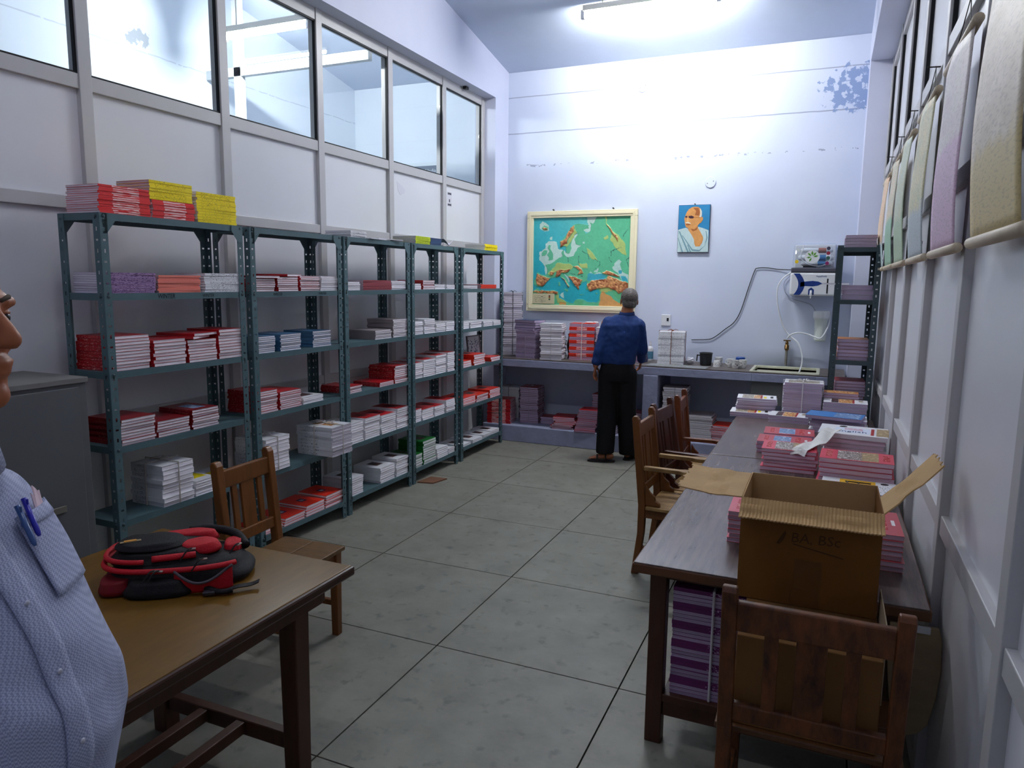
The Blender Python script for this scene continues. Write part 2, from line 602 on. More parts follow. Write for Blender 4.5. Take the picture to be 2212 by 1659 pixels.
# aluminium partitions: mullions, rails, laminate panels; glass lights along the top on the left
MUL = [-1.67, -1.11, -0.15, 0.81, 1.77, 2.73, 3.69, 4.65, 5.615, 6.585, 7.465]
RAILS = [(0.0, 0.07), (0.93, 0.995), (2.09, 2.155), (2.70, 2.775), (3.635, 3.72)]
nwin = 0
for side, wall in ((0, wl), (1, wr)):
    f0, f1 = (PL - 0.075, PL) if side == 0 else (PR, PR + 0.075)
    c0, c1 = (PL - 0.045, PL - 0.03) if side == 0 else (PR + 0.03, PR + 0.045)
    b0, b1 = (PL - 0.03, PL - 0.012) if side == 0 else (PR + 0.012, PR + 0.03)
    for y in MUL:
        struct('mullion', MB().box(f0, f1, y - 0.035, y + 0.035, 0, 3.72), ALU, wall, bevel=0.003)
    for k in range(len(MUL) - 1):
        ya, yb = MUL[k] + 0.035, MUL[k + 1] - 0.035
        if yb - ya < 0.1:
            continue
        for z0, z1 in RAILS:
            e = 0.006
            struct('rail', MB().box(f0 + e, f1 - e, ya, yb, z0, z1), ALU, wall, bevel=0.003)
        for j in range(len(RAILS) - 1):
            z0, z1 = RAILS[j][1], RAILS[j + 1][0]
            if side == 0 and j == 3:
                nwin += 1
                fr = MB()
                g = 0.010
                fr.box(b0, b1, ya, ya + g, z0, z1).box(b0, b1, yb - g, yb, z0, z1).box(b0, b1, ya + g, yb - g, z0, z0 + g).box(b0, b1, ya + g, yb - g, z1 - g, z1)
                wo = struct('window_%d' % nwin, fr, GASKET)
                struct('pane', MB().box(c0 + 0.005, c1 - 0.005, ya + 0.002, yb - 0.002, z0 + 0.002, z1 - 0.002), GLASS, wo)
            else:
                if j == 3:
                    fr = MB()
                    g = 0.009
                    fr.box(b0, b1, ya, ya + g, z0, z1).box(b0, b1, yb - g, yb, z0, z1)
                    struct('gasket', fr, GASKET, wall)
                struct('panel', MB().box(c0, c1, ya, yb, z0, z1), FROST if j == 3 else PANEL, wall)

# painted masonry counter along the back wall: slab, pier, plinth
CT = 0.915
STONETOP = M('grimy stone counter top', (98, 90, 86), 0.45, 0.4, var=0.25, vscale=7, col2=(66, 58, 54))
PAPER = M('white paper', (216, 214, 222), 0.7)
ct = thing('masonry_counter', 'long lavender masonry counter along the back wall under the map', 'counter', (0, 0, 0))
part('plinth', MB().box(XL + 0.021, 0.186, 7.17, YB - 0.021, 0, 0.178), CEMENT, ct, bevel=0.008)
part('pier', MB().box(-1.66, -1.51, 7.165, YB - 0.021, 0.178, 0.828), CEMENT, ct, bevel=0.01)
part('slab', MB().box(XL + 0.021, -0.62, 7.17, YB - 0.021, 0.828, 0.905).box(-0.06, 0.186, 7.17, YB - 0.021, 0.828, 0.905).box(-0.62, -0.06, 7.17, 7.24, 0.828, 0.905).box(-0.62, -0.06, 7.72, YB - 0.021, 0.828, 0.905), CEMENT, ct, bevel=0.004)
part('counter_top', MB().box(XL + 0.021, -0.64, 7.175, YB - 0.021, 0.905, CT).box(-0.04, 0.186, 7.175, YB - 0.021, 0.905, CT).box(-0.64, -0.04, 7.175, 7.22, 0.905, CT).box(-0.64, -0.04, 7.74, YB - 0.021, 0.905, CT), STONETOP, ct)
SINK = M('old cream enamel', (190, 190, 168), 0.35, 0.5, var=0.08, vscale=9)
sk = part('sink', MB().box(-0.645, -0.045, 7.215, 7.745, 0.880, 0.882), SINK, ct, 'shallow cream enamel sink set in the counter')
rim = MB()
ox0, ox1, oy0, oy1 = -0.65, -0.03, 7.21, 7.75
rim.box(ox0, ox1, oy0, oy0 + 0.03, 0.87, 0.925).box(ox0, ox1, oy1 - 0.03, oy1, 0.87, 0.925).box(ox0, ox0 + 0.03, oy0 + 0.03, oy1 - 0.03, 0.87, 0.925).box(ox1 - 0.03, ox1, oy0 + 0.03, oy1 - 0.03, 0.87, 0.925)
part('sink_rim', rim, SINK, sk, bevel=0.006)
part('sink_bowl', MB().box(-0.61, -0.07, 7.25, 7.71, 0.74, 0.75).box(-0.625, -0.61, 7.24, 7.72, 0.60, 0.88).box(-0.07, -0.055, 7.24, 7.72, 0.60, 0.88).box(-0.61, -0.07, 7.24, 7.25, 0.60, 0.88).box(-0.61, -0.07, 7.71, 7.72, 0.60, 0.88).box(-0.61, -0.07, 7.25, 7.71, 0.60, 0.61), M('grey sink stone', (122, 124, 124), 0.7, var=0.1, vscale=4), sk)

# tube lights
BATTEN = M('cream batten', (200, 196, 184), 0.5)
def tube_light(name, label, loc, length, strength, drop):
    t = thing(name, label, 'tube light', loc)
    h = length / 2
    part('batten', MB().box(-h, h, -0.028, 0.028, 0.035, 0.085), BATTEN, t, bevel=0.004)
    for s in (-1, 1):
        e = part('end_holder', MB().box(s * h - 0.018, s * h + 0.018, -0.02, 0.02, -0.03, 0.05), M('white plastic', (208, 210, 214), 0.4), t, bevel=0.005)
        part('hanger', MB().tube([(s * h * 0.7, 0, 0.085), (s * h * 0.7, 0, drop)], 0.006, 6), BATTEN, t)
    part('lamp', MB().tube([(-h + 0.02, 0, 0), (h - 0.02, 0, 0)], 0.018, 12), MEMIT(name + ' glow', (0.965, 0.985, 1.0, 1), strength), t, smooth=True)
    return t
tube_light('tube_light', 'glowing white tube light fixed under the sloping ceiling by the back wall', (-1.62, 6.68, 4.14), 1.2, TUBE_MAIN, ceil_z(6.68) - 4.14)
tube_light('tube_light', 'glowing tube light of the next room seen through the glass', (-4.50, 5.10, 3.80), 0.9, TUBE_NEXT, ceil_z(5.10) - 3.80)
tube_light('tube_light', 'added fill tube light above the near table, out of view, brightening the foreground', (-1.6, 1.5, 5.02), 1.2, FILL_REAR, ceil_z(1.5) - 5.02)  # unseen tube added as fill to lift the dim foreground

# aluminium bar across the next room; its post models a guessed window-frame reflection
fr = MB().box(XA, PL - 0.13, 5.47, 5.53, 3.60, 3.68).box(-5.22, -5.14, 5.47, 5.53, 0, 4.45)
struct('trim_1', fr, M('pale aluminium', (200, 206, 208), 0.4), None)
nb = thing('name_board', 'white list board with grey heading on the next room back wall', 'board', (-4.62, YB - 0.012, 2.72))
part('board_sheet', MB().box(-0.24, 0.24, 0, 0.012, -0.42, 0.42), M('board white', (214, 222, 226), 0.5), nb)
part('heading_band', MB().box(-0.22, 0.22, -0.002, 0, 0.26, 0.38), M('board heading grey', (112, 122, 136), 0.5), nb)
text('heading_words', 'Ministers of India', 0.062, frame((0, -0.003, 0.32), (1, 0, 0), (0, 0, 1)), M('board white', (214, 222, 226)), nb)
for k in range(4):
    part('list_band', MB().box(-0.22, 0.22, -0.002, 0, 0.13 - k * 0.14, 0.23 - k * 0.14), M('board list grey', (150, 158, 170), 0.5), nb)
# ------------------------------------------------------------------ slotted steel racks
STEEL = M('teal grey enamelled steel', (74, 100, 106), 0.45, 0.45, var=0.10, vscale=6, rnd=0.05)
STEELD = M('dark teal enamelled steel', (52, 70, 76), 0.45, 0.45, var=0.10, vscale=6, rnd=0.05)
INK = M('black marker ink', (24, 28, 30), 0.8)

def angle_post(h, fw=0.042):
    """slotted angle upright: two perforated flanges, corner at the origin, flanges along +x and +y"""
    mb = MB()
    pitch = 0.0508
    n = int(h / pitch)
    pitch = h / n
    for fl_ in (0, 1):
        for k in range(n):
            z0 = k * pitch
            z1 = z0 + pitch
            zc = (z0 + z1) / 2
            if k % 2 == 0:
                su, sv = 0.0045, 0.009
            else:
                su, sv = 0.008, 0.0045
            c = fw * 0.52
            us = (0, c - su, c + su, fw)
            zs = (z0, zc - sv, zc + sv, z1)
            P = lambda u, z: (u, 0, z) if fl_ == 0 else (0, u, z)
            vs = [P(u, z) for z in zs for u in us]
            fs = []
            for j in range(3):
                for i in range(3):
                    if i == 1 and j == 1:
                        continue
                    a = j * 4 + i
                    fs.append((a, a + 1, a + 5, a + 4))
            mb.add(vs, fs)
    me = mb.mesh('post', STEEL, fix=False)
    bm = bmesh.new()
    bm.from_mesh(me)
    bmesh.ops.remove_doubles(bm, verts=bm.verts, dist=0.0002)
    bm.to_mesh(me)
    bm.free()
    return me
POST = angle_post(2.045)
BOLT = MB().lathe([(0.008, 0), (0.008, 0.003), (0.004, 0.0055)], 8).mesh('bolt', STEELD)
GUS = MB().prism([(0, 0), (0.085, 0), (0.085, -0.03), (0.035, -0.095), (0, -0.095)], 0, 0.002, 'y').mesh('gusset', STEEL)

def rack(name, label, x0, x1, y0, y1, zs, steel, words=(), front='x'):
    """x0 is the wall side, x1 the aisle side"""
    cx, cy = (x0 + x1) / 2, (y0 + y1) / 2
    hx, hy = (x1 - x0) / 2, (y1 - y0) / 2
    t = thing(name, label, 'rack', (cx, cy, 0), group='slotted steel racks')
    for sx in (-1, 1):
        for sy in (-1, 1):
            o = link('post', POST, t)
            o.scale = (-sx, -sy, 1)
            o.location = (sx * hx, sy * hy, 0)
            md = o.modifiers.new('s', 'SOLIDIFY')
            md.thickness = 0.002
            md.offset = 0
            if steel is not STEEL:
                o.material_slots[0].link = 'OBJECT'
                o.material_slots[0].material = steel
    e = 0.0025
    for k, z in enumerate(zs):
        mb = MB()
        a, b = hx - e, hy - e
        lip = 0.034
        mb.box(-a, a, -b, b, z - 0.002, z)
        mb.box(-a, a, -b, -b + 0.0015, z - lip, z - 0.002).box(-a, a, b - 0.0015, b, z - lip, z - 0.002)
        mb.box(-a, -a + 0.0015, -b, b, z - lip, z - 0.002).box(a - 0.0015, a, -b, b, z - lip, z - 0.002)
        s = part('shelf', mb, steel, t)
        for sy in (-1, 1):
            if front == 'x':
                o = link('bolt', BOLT, s, loc=(hx + 0.0005, sy * (hy - 0.022), z - 0.016), rot=(0, PI / 2, 0))
                o = link('bolt', BOLT, s, loc=(sy * 0 + hx - 0.022, -hy - 0.0005, z - 0.016), rot=(PI / 2, 0, 0)) if sy < 0 else None
            else:
                o = link('bolt', BOLT, s, loc=(sy * (hx - 0.022), -hy - 0.0005, z - 0.016), rot=(PI / 2, 0, 0))
        if k in (0, len(zs) - 1):
            for sx in (-1, 1):
                for sy in (-1, 1):
                    g = link('gusset', GUS, t, loc=(sx * (hx + 0.001), sy * (hy - 0.002), z - 0.002 if k == 0 else z - 0.036), rot=(0, 0, -sy * PI / 2))
                    g.scale = (1, 1, 1 if k == 0 else -0.5)
        for zi, yy, body, sz in words:
            if zi == k:
                text('handwritten_word', body, sz, frame((hx + 0.0004 - e, yy - cy, z - 0.018), (0, 1, 0), (0, 0, 1)), INK, s, 0.85, 0.15)
    return t
ZS = [2.045, 1.665, 1.285, 0.91, 0.53, 0.13]
RX0, RX1 = -3.455, -3.167
RK = [(2.42, 3.335), (3.39, 4.275), (4.305, 5.195), (5.225, 6.045), (6.11, 7.075)]
RLAB = ['teal slotted steel rack beside the grey cabinet, red and yellow books on top',
        'teal slotted steel rack with nothing on its top shelf, behind the wooden chair',
        'teal slotted steel rack in the middle of the row, tied bundle overhanging beside it',
        'teal slotted steel rack with lime books on top, fourth from the cabinet',
        'teal slotted steel rack at the end of the row by the counter']
WORDS = [[(1, 2.78, 'WINTER', 0.034), (1, 3.06, 'WINTER', 0.026)], [(1, 3.62, 'WINTER', 0.026), (1, 4.06, 'WINTER', 0.026)], [], [], []]
for (ya, yb), lb, wd in zip(RK, RLAB, WORDS):
    rack('steel_rack', lb, RX0, RX1, ya, yb, ZS, STEEL, wd)
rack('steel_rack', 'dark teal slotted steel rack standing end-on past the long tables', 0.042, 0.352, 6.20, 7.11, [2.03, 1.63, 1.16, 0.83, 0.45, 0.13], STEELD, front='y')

# ------------------------------------------------------------------ grey steel cupboard
GREY = M('grey hammered steel', (92, 93, 96), 0.5, 0.4, var=0.06, vscale=4)
cb_ = thing('steel_cupboard', 'grey steel cupboard with dusty top beside the first rack', 'cupboard', (-3.345, 1.775, 0))
part('body', MB().box(-0.225, 0.215, -0.495, 0.495, 0.0, 1.27), GREY, cb_, bevel=0.004)
part('top_edge', MB().box(-0.228, 0.228, -0.498, 0.498, 1.262, 1.287), M('dusty grey steel', (118, 116, 114), 0.8, var=0.1, vscale=6), cb_, bevel=0.003)
for s in (-1, 1):
    d = part('door', MB().box(0.216, 0.228, 0.002 if s > 0 else -0.45, 0.45 if s > 0 else -0.002, 0.06, 1.245), GREY, cb_, bevel=0.003)
    part('handle', MB().box(0.228, 0.236, s * 0.30 - 0.045, s * 0.30 + 0.045, 0.685, 0.715).box(0.236, 0.243, s * 0.30 - 0.045, s * 0.30 - 0.03, 0.685, 0.715), M('dull nickel', (150, 146, 138), 0.35, 0.5, 0.6), d, bevel=0.002)

# ------------------------------------------------------------------ tables
OAK = M('yellow brown laminate', (104, 74, 26), 0.3, 0.4, var=0.18, vscale=5, stretch=(6, 1, 6))
TEAK = M('dark stained teak', (70, 40, 26), 0.42, 0.4, var=0.25, vscale=4, stretch=(7, 7, 1))
EDGE = M('dark moulded table edge', (58, 34, 24), 0.35, 0.45, var=0.15, vscale=5)
t1 = thing('office_table', 'wooden table with yellow-brown top carrying the backpack', 'table', (-1.993, 1.322, 0))
part('table_top', MB().box(-0.47, 0.47, -0.75, 0.755, 0.708, 0.72), OAK, t1, bevel=0.004)
part('edge_moulding', MB().box(-0.48, 0.48, -0.76, 0.765, 0.682, 0.7165), EDGE, t1, bevel=0.008)
part('apron', MB().box(-0.40, 0.40, 0.665, 0.69, 0.60, 0.682), TEAK, t1, bevel=0.002)
part('apron', MB().box(-0.40, 0.40, -0.69, -0.665, 0.60, 0.682), TEAK, t1, bevel=0.002)
for s in (-1, 1):
    part('apron', MB().box(s * 0.395 - 0.0125, s * 0.395 + 0.0125, -0.67, 0.67, 0.60, 0.682), TEAK, t1, bevel=0.002)
for sx, lx in ((-1, -0.27), (1, 0.37)):
    for sy, ly in ((-1, -0.62), (1, 0.555)):
        part('leg', MB().bar((lx, ly, 0.0), (lx, ly, 0.682), 0.066, 0.066, side=(1, 0, 0), w1=(0.075, 0.075)), TEAK, t1, bevel=0.005)
for ly in (-0.62, 0.555):
    part('stretcher', MB().box(-0.235, 0.335, ly - 0.02, ly + 0.02, 0.095, 0.155), TEAK, t1, bevel=0.004)
for lx in (-0.05, 0.13):
    part('foot_rail', MB().box(lx - 0.02, lx + 0.02, -0.60, 0.535, 0.105, 0.15), TEAK, t1, bevel=0.004)

WAL = M('grey walnut laminate', (104, 88, 82), 0.26, 0.45, var=0.22, vscale=3.2, stretch=(9, 0.8, 9), col2=(70, 60, 58))
WEDGE = M('reddish brown table edge', (98, 62, 38), 0.4, 0.4, var=0.15, vscale=5)
def long_table(y0, y1, label):
    xa, xb = -0.605, 0.372
    t = thing('long_table', label, 'table', ((xa + xb) / 2, (y0 + y1) / 2, 0), group='long tables by the partition')
    hx, hy = (xb - xa) / 2, (y1 - y0) / 2
    part('table_top', MB().box(-hx + 0.006, hx - 0.006, -hy + 0.002, hy - 0.002, 0.7, 0.72), WAL, t, bevel=0.002)
    part('edge_moulding', MB().box(-hx, hx, -hy, hy, 0.678, 0.7165), WEDGE, t, bevel=0.006)
    for sx in (-1, 1):
        for sy in (-1, 1):
            part('leg', MB().bar((sx * (hx - 0.095), sy * (hy - 0.06), 0), (sx * (hx - 0.095), sy * (hy - 0.06), 0.68), 0.062, 0.062, side=(1, 0, 0)), TEAK, t, bevel=0.004)
        part('apron', MB().box(sx * (hx - 0.095) - 0.011, sx * (hx - 0.095) + 0.011, -hy + 0.09, hy - 0.09, 0.615, 0.68), TEAK, t)
    for sy in (-1, 1):
        part('apron', MB().box(-hx + 0.126, hx - 0.126, sy * (hy - 0.06) - 0.011, sy * (hy - 0.06) + 0.011, 0.655, 0.68), TEAK, t)
    part('foot_board', MB().box(-hx + 0.126, hx - 0.126, -hy + 0.03, -hy + 0.33, 0.175, 0.205), TEAK, t, bevel=0.003)
    part('stretcher', MB().box(-hx + 0.126, hx - 0.126, -hy + 0.04, -hy + 0.075, 0.115, 0.175), TEAK, t, bevel=0.003)
    return t
lt = long_table(2.545, 4.43, 'long walnut-topped table with the cardboard box at its end')
long_table(4.44, 6.12, 'long walnut-topped table reaching towards the end-on rack')
PLY = M('pale worn plywood', (156, 136, 104), 0.55, 0.3, var=0.12, vscale=6, stretch=(1, 1, 5))
lx0, ly0 = (-0.605 + 0.372) / 2, (2.545 + 4.43) / 2
arc = [(0.31, 0.655), (0.452, 0.655), (0.462, 0.62), (0.468, 0.52), (0.462, 0.42), (0.445, 0.32), (0.42, 0.285), (0.37, 0.262), (0.345, 0.30), (0.325, 0.40), (0.312, 0.52)]
sp = part('side_panel', MB().prism([(x - lx0 - 0.055, z) for x, z in arc], 2.560 - ly0, 2.578 - ly0, 'y'), PLY, lt, 'pale rounded plywood panel under the table corner', bevel=0.003)
ss = part('socket_strip', MB().box(0.333 - lx0, 0.372 - lx0, 2.550 - ly0, 2.560 - ly0, 0.636, 0.66), M('white plastic', (208, 210, 214)), sp, 'white socket strip', bevel=0.002)

# ------------------------------------------------------------------ chairs (local: seat faces +x, origin on the floor under the seat)
HONEY = M('honey brown wood', (112, 66, 26), 0.4, 0.4, var=0.22, vscale=5, stretch=(5, 5, 1))
SEATW = M('worn pale seat wood', (168, 134, 82), 0.5, 0.3, var=0.25, vscale=6, stretch=(1, 6, 1), col2=(96, 66, 34))
RUST = M('reddish brown chair wood', (112, 58, 30), 0.38, 0.4, var=0.25, vscale=5, stretch=(5, 5, 1))
RUSTS = M('dark brown seat wood', (92, 58, 32), 0.4, 0.4, var=0.25, vscale=6, stretch=(1, 6, 1))
def chair(label, loc, rz, wd=0.40, dp=0.40, sh=0.45, bh=0.93, lean=0.06, wood=HONEY, seatw=SEATW, arms=False, slats=((-0.085, 0.032), (0, 0.085), (0.085, 0.032)), group='wooden slat-back chairs', rails=(0.085, 0.055), broken=False, lowz=0.09, name='wooden_chair'):
    t = thing(name, label, 'chair', loc, rz, group)
    hw, hd = wd / 2, dp / 2
    pw = 0.042
    for s in (-1, 1):
        # rear leg and back post: one bent piece
        y = s * (hw - pw / 2)
        pts = [(-hd - 0.01, 0), (-hd + 0.02, sh * 0.6), (-hd + 0.02, sh), (-hd + 0.02 - lean, bh - 0.015), (-hd + 0.028 - lean, bh), (-hd + 0.048 - lean, bh), (-hd + 0.062 - lean, bh - 0.02), (-hd + 0.065, sh), (-hd + 0.06, sh * 0.6), (-hd + 0.03, 0)]
        part('back_post', MB().prism([(a, b) for a, b in pts], y - pw / 2, y + pw / 2, 'y'), wood, t, bevel=0.005)
        part('leg', MB().bar((hd - 0.03, y, 0), (hd - 0.03, y, sh - 0.02), 0.036, 0.036, side=(1, 0, 0), w1=(0.044, 0.044)), wood, t, bevel=0.004)
        part('stretcher', MB().box(-hd + 0.05, hd - 0.045, y - 0.012, y + 0.012, 0.15, 0.178), wood, t, bevel=0.003)
        part('apron', MB().box(-hd + 0.055, hd - 0.045, y - 0.011, y + 0.011, sh - 0.075, sh - 0.02), wood, t, bevel=0.002)
    part('apron', MB().box(hd - 0.042, hd - 0.02, -hw + pw, hw - pw, sh - 0.075, sh - 0.02), wood, t, bevel=0.002)
    part('stretcher', MB().box(-0.012, 0.012, -hw + 0.034, hw - 0.034, 0.153, 0.175), wood, t, bevel=0.003)
    # seat of two boards, notched round the posts
    nb_ = 2
    for k in range(nb_):
        a = -hd + 0.068 + (2 * hd - 0.058) * k / nb_
        b = -hd + 0.068 + (2 * hd - 0.058) * (k + 1) / nb_ - 0.004
        part('seat_board', MB().box(a, b, -hw - 0.012, hw + 0.012, sh - 0.02, sh), seatw, t, bevel=0.004)
    bx = lambda z: -hd + 0.042 - lean * max(0.0, (z - sh) / (bh - sh))
    zt = bh - 0.045
    zl = sh + lowz
    iw = hw - pw + 0.004
    part('top_rail', MB().bar((bx(zt - rails[0] / 2), -iw, zt - rails[0] / 2), (bx(zt - rails[0] / 2), iw, zt - rails[0] / 2), 0.026, rails[0], side=(-lean, 0, 1)), wood, t, bevel=0.006)
    part('bottom_rail', MB().bar((bx(zl), -iw, zl), (bx(zl), iw, zl), 0.026, rails[1], side=(-lean, 0, 1)), wood, t, bevel=0.005)
    za, zb = zl + rails[1] / 2 - 0.002, zt - rails[0] + 0.002
    for y, sw in slats:
        part('back_slat', MB().bar((bx(za), y, za), (bx(zb), y, zb), 0.014, sw, side=(0, 1, 0)), wood, t, bevel=0.002)
    if arms:
        for s in (-1, 1):
            y = s * (hw - pw / 2)
            az = sh + 0.215
            pr_ = [(-hd + 0.06, az), (0.10, az), (hd - 0.02, az - 0.012), (hd + 0.05, az - 0.012), (hd + 0.05, az + 0.018), (0.10, az + 0.026), (-hd + 0.06, az + 0.024)]
            if not broken or s < 0:
                a_ = part('armrest', MB().prism([(-hd + 0.045, y - 0.018), (0.05, y - 0.02), (hd - 0.12, y - 0.035), (hd - 0.03, y - 0.035), (hd - 0.03, y + 0.035), (hd - 0.12, y + 0.035), (0.05, y + 0.02), (-hd + 0.045, y + 0.018)], az, az + 0.024, 'z'), seatw if not broken else wood, t, bevel=0.004)
                part('arm_support', MB().bar((hd - 0.052, y, sh - 0.02), (hd - 0.052, y, az + 0.002), 0.034, 0.034, side=(1, 0, 0)), wood, t, bevel=0.003)
            br = [(-hd + 0.06, sh + 0.002), (-hd + 0.15, sh + 0.002), (-hd + 0.145, sh + 0.02), (-hd + 0.12, sh + 0.035), (-hd + 0.115, sh + 0.06), (-hd + 0.085, sh + 0.085), (-hd + 0.062, sh + 0.12)]
            part('bracket', MB().prism(br, y - 0.012, y + 0.012, 'y'), wood, t, bevel=0.002)
    return t
chair('honey-brown slat-back chair behind the yellow-brown table', (-2.305, 2.60, 0), rad(2), 0.385, 0.42, 0.45, 0.915, 0.04, HONEY, M('brown seat wood', (104, 76, 44), 0.35, 0.4, var=0.25, vscale=6, stretch=(1, 6, 1)))
chair('brown armchair in front of two others, pushed under the first long table', (-0.775, 4.335, 0), rad(-2), 0.40, 0.40, 0.43, 0.965, 0.055, HONEY, SEATW, arms=True, group='wooden armchairs along the long tables', name='wooden_armchair')
chair('reddish dark armchair standing askew between two brown armchairs', (-0.735, 4.775, 0), rad(-7), 0.38, 0.40, 0.43, 0.965, 0.085, M('dark red brown chair wood', (72, 36, 24), 0.38, 0.4, var=0.2, vscale=5, stretch=(5, 5, 1)), SEATW, arms=True, broken=True, group='wooden armchairs along the long tables', name='wooden_armchair')
chair('brown armchair farthest along the long tables, near the counter', (-0.725, 5.26, 0), rad(2), 0.38, 0.40, 0.43, 0.965, 0.05, RUST, SEATW, arms=True, broken=True, group='wooden armchairs along the long tables', name='wooden_armchair')
chair('worn reddish-brown chair in front of the cardboard box, its back to the view', (0.022, 2.245, 0), rad(90), 0.485, 0.40, 0.435, 0.905, 0.05, M('worn reddish brown wood', (104, 58, 28), 0.42, 0.4, var=0.35, vscale=6, stretch=(4, 4, 1.5), col2=(46, 26, 16)), RUSTS, slats=((-0.105, 0.038), (0, 0.08), (0.105, 0.038)), rails=(0.09, 0.055), lowz=0.072)
# ------------------------------------------------------------------ books
def pages_mat(name, col, line):
    m = M(name, col, 0.75, 0.2)
    nt = m.node_tree
    b = nt.nodes['Principled BSDF']
    tc = nt.nodes.new('ShaderNodeTexCoord')
    mp = nt.nodes.new('ShaderNodeMapping')
    mp.inputs['Scale'].default_value = (4, 4, 700)
    nt.links.new(tc.outputs['Object'], mp.inputs['Vector'])
    n = nt.nodes.new('ShaderNodeTexNoise')
    n.inputs['Scale'].default_value = 1
    n.inputs['Detail'].default_value = 2
    nt.links.new(mp.outputs[0], n.inputs['Vector'])
    mx = nt.nodes.new('ShaderNodeMix')
    mx.data_type = 'RGBA'
    mx.inputs['A'].default_value = srgb(*line)
    mx.inputs['B'].default_value = srgb(*col)
    r_ = nt.nodes.new('ShaderNodeMapRange')
    r_.inputs['From Min'].default_value = 0.3
    r_.inputs['From Max'].default_value = 0.5
    nt.links.new(n.outputs['Fac'], r_.inputs['Value'])
    nt.links.new(r_.outputs[0], mx.inputs['Factor'])
    oi = nt.nodes.new('ShaderNodeObjectInfo')
    mr = nt.nodes.new('ShaderNodeMapRange')
    mr.inputs['To Min'].default_value = 0.86
    mr.inputs['To Max'].default_value = 1.06
    nt.links.new(oi.outputs['Random'], mr.inputs['Value'])
    hv = nt.nodes.new('ShaderNodeHueSaturation')
    nt.links.new(mx.outputs['Result'], hv.inputs['Color'])
    nt.links.new(mr.outputs[0], hv.inputs['Value'])
    nt.links.new(hv.outputs[0], b.inputs['Base Color'])
    return m
PG = pages_mat('book pages', (248, 244, 249), (206, 198, 210))
PGG = pages_mat('greyish book pages', (206, 198, 210), (150, 140, 154))
PGL = pages_mat('mauve book pages', (196, 178, 202), (150, 130, 160))
PGK = pages_mat('pinkish book pages', (222, 196, 210), (176, 140, 160))
COV = dict(
    red=M('red book cover', (176, 26, 34), 0.35, 0.4, rnd=0.15), darkred=M('dark red book cover', (136, 20, 28), 0.35, 0.4, rnd=0.12),
    redband=M('bright red book cover', (222, 44, 46), 0.35, 0.4, rnd=0.05), scarlet=M('scarlet book cover', (226, 50, 30), 0.35, 0.4, rnd=0.06),
    yellow=M('yellow book cover', (250, 224, 6), 0.35, 0.4, rnd=0.04), purple=M('mauve book cover', (158, 124, 168), 0.4, 0.4, rnd=0.08),
    salmon=M('salmon book cover', (232, 128, 112), 0.4, 0.4, rnd=0.05), white=M('white book cover', (226, 226, 230), 0.4, 0.4, rnd=0.05),
    blue=M('blue book cover', (60, 104, 140), 0.4, 0.4, rnd=0.08), maroon=M('maroon book cover', (142, 58, 66), 0.4, 0.4, rnd=0.08),
    gray=M('grey book cover', (150, 140, 142), 0.5, 0.3, rnd=0.08), lime=M('lime book cover', (196, 214, 20), 0.4, 0.4, rnd=0.04),
    green=M('green book cover', (24, 112, 44), 0.4, 0.4, rnd=0.06), navy=M('navy book cover', (44, 66, 110), 0.4, 0.4, rnd=0.1),
    pink=M('rose pink book cover', (206, 62, 84), 0.35, 0.4, rnd=0.04), rose=M('dull rose book cover', (186, 74, 84), 0.35, 0.4, rnd=0.03),
    sky=M('sky blue book cover', (70, 130, 196), 0.35, 0.4, rnd=0.05), tan=M('orange brown book cover', (190, 124, 78), 0.4, 0.4, rnd=0.05),
    mauve=M('lilac book cover', (186, 170, 200), 0.4, 0.4, rnd=0.05))
PR_ = dict(
    redband=MPRINT('white type on red', (222, 44, 46), (248, 216, 212), (16, 16, 420), 0.47),
    yellow=MPRINT('black type on yellow', (250, 224, 6), (50, 46, 20), (150, 150, 420), 0.62),
    purple=MPRINT('purple type on mauve', (172, 140, 182), (74, 40, 96), (90, 90, 420), 0.52),
    white=MPRINT('black type on white', (226, 226, 230), (60, 60, 66), (130, 130, 400), 0.60),
    red=MPRINT('pale type on red', (176, 26, 34), (232, 178, 170), (90, 90, 420), 0.62),
    darkred=MPRINT('pale type on dark red', (136, 20, 28), (190, 120, 116), (150, 150, 420), 0.60),
    lime=MPRINT('dark type on lime', (196, 214, 20), (70, 80, 20), (200, 200, 420), 0.56))
PH = dict(
    group=MPHOTO('group photograph print', [(226, 222, 216), (60, 46, 44), (150, 128, 116), (230, 228, 226), (90, 60, 50)], 60),
    engrave=MPHOTO('buff engraving print', [(212, 192, 148), (150, 124, 84), (226, 206, 160)], 45),
    warm=MPHOTO('warm artwork print', [(236, 210, 130), (140, 50, 36), (214, 150, 60), (240, 224, 190), (60, 40, 40)], 45),
    cool=MPHOTO('blue photograph print', [(150, 176, 206), (84, 120, 170), (206, 222, 236)], 50),
    dark=MPHOTO('dark artwork print', [(70, 34, 30), (40, 34, 40), (120, 70, 60)], 30),
    sketch=MPHOTO('sketch print', [(232, 226, 206), (120, 104, 84), (236, 230, 214)], 60))
BLACKP = M('black print', (28, 26, 30), 0.5)
WHITEP = M('white print', (232, 232, 234), 0.5)
CRIM = M('crimson print', (160, 40, 44), 0.5)
DNAVY = M('navy print', (34, 44, 96), 0.5)

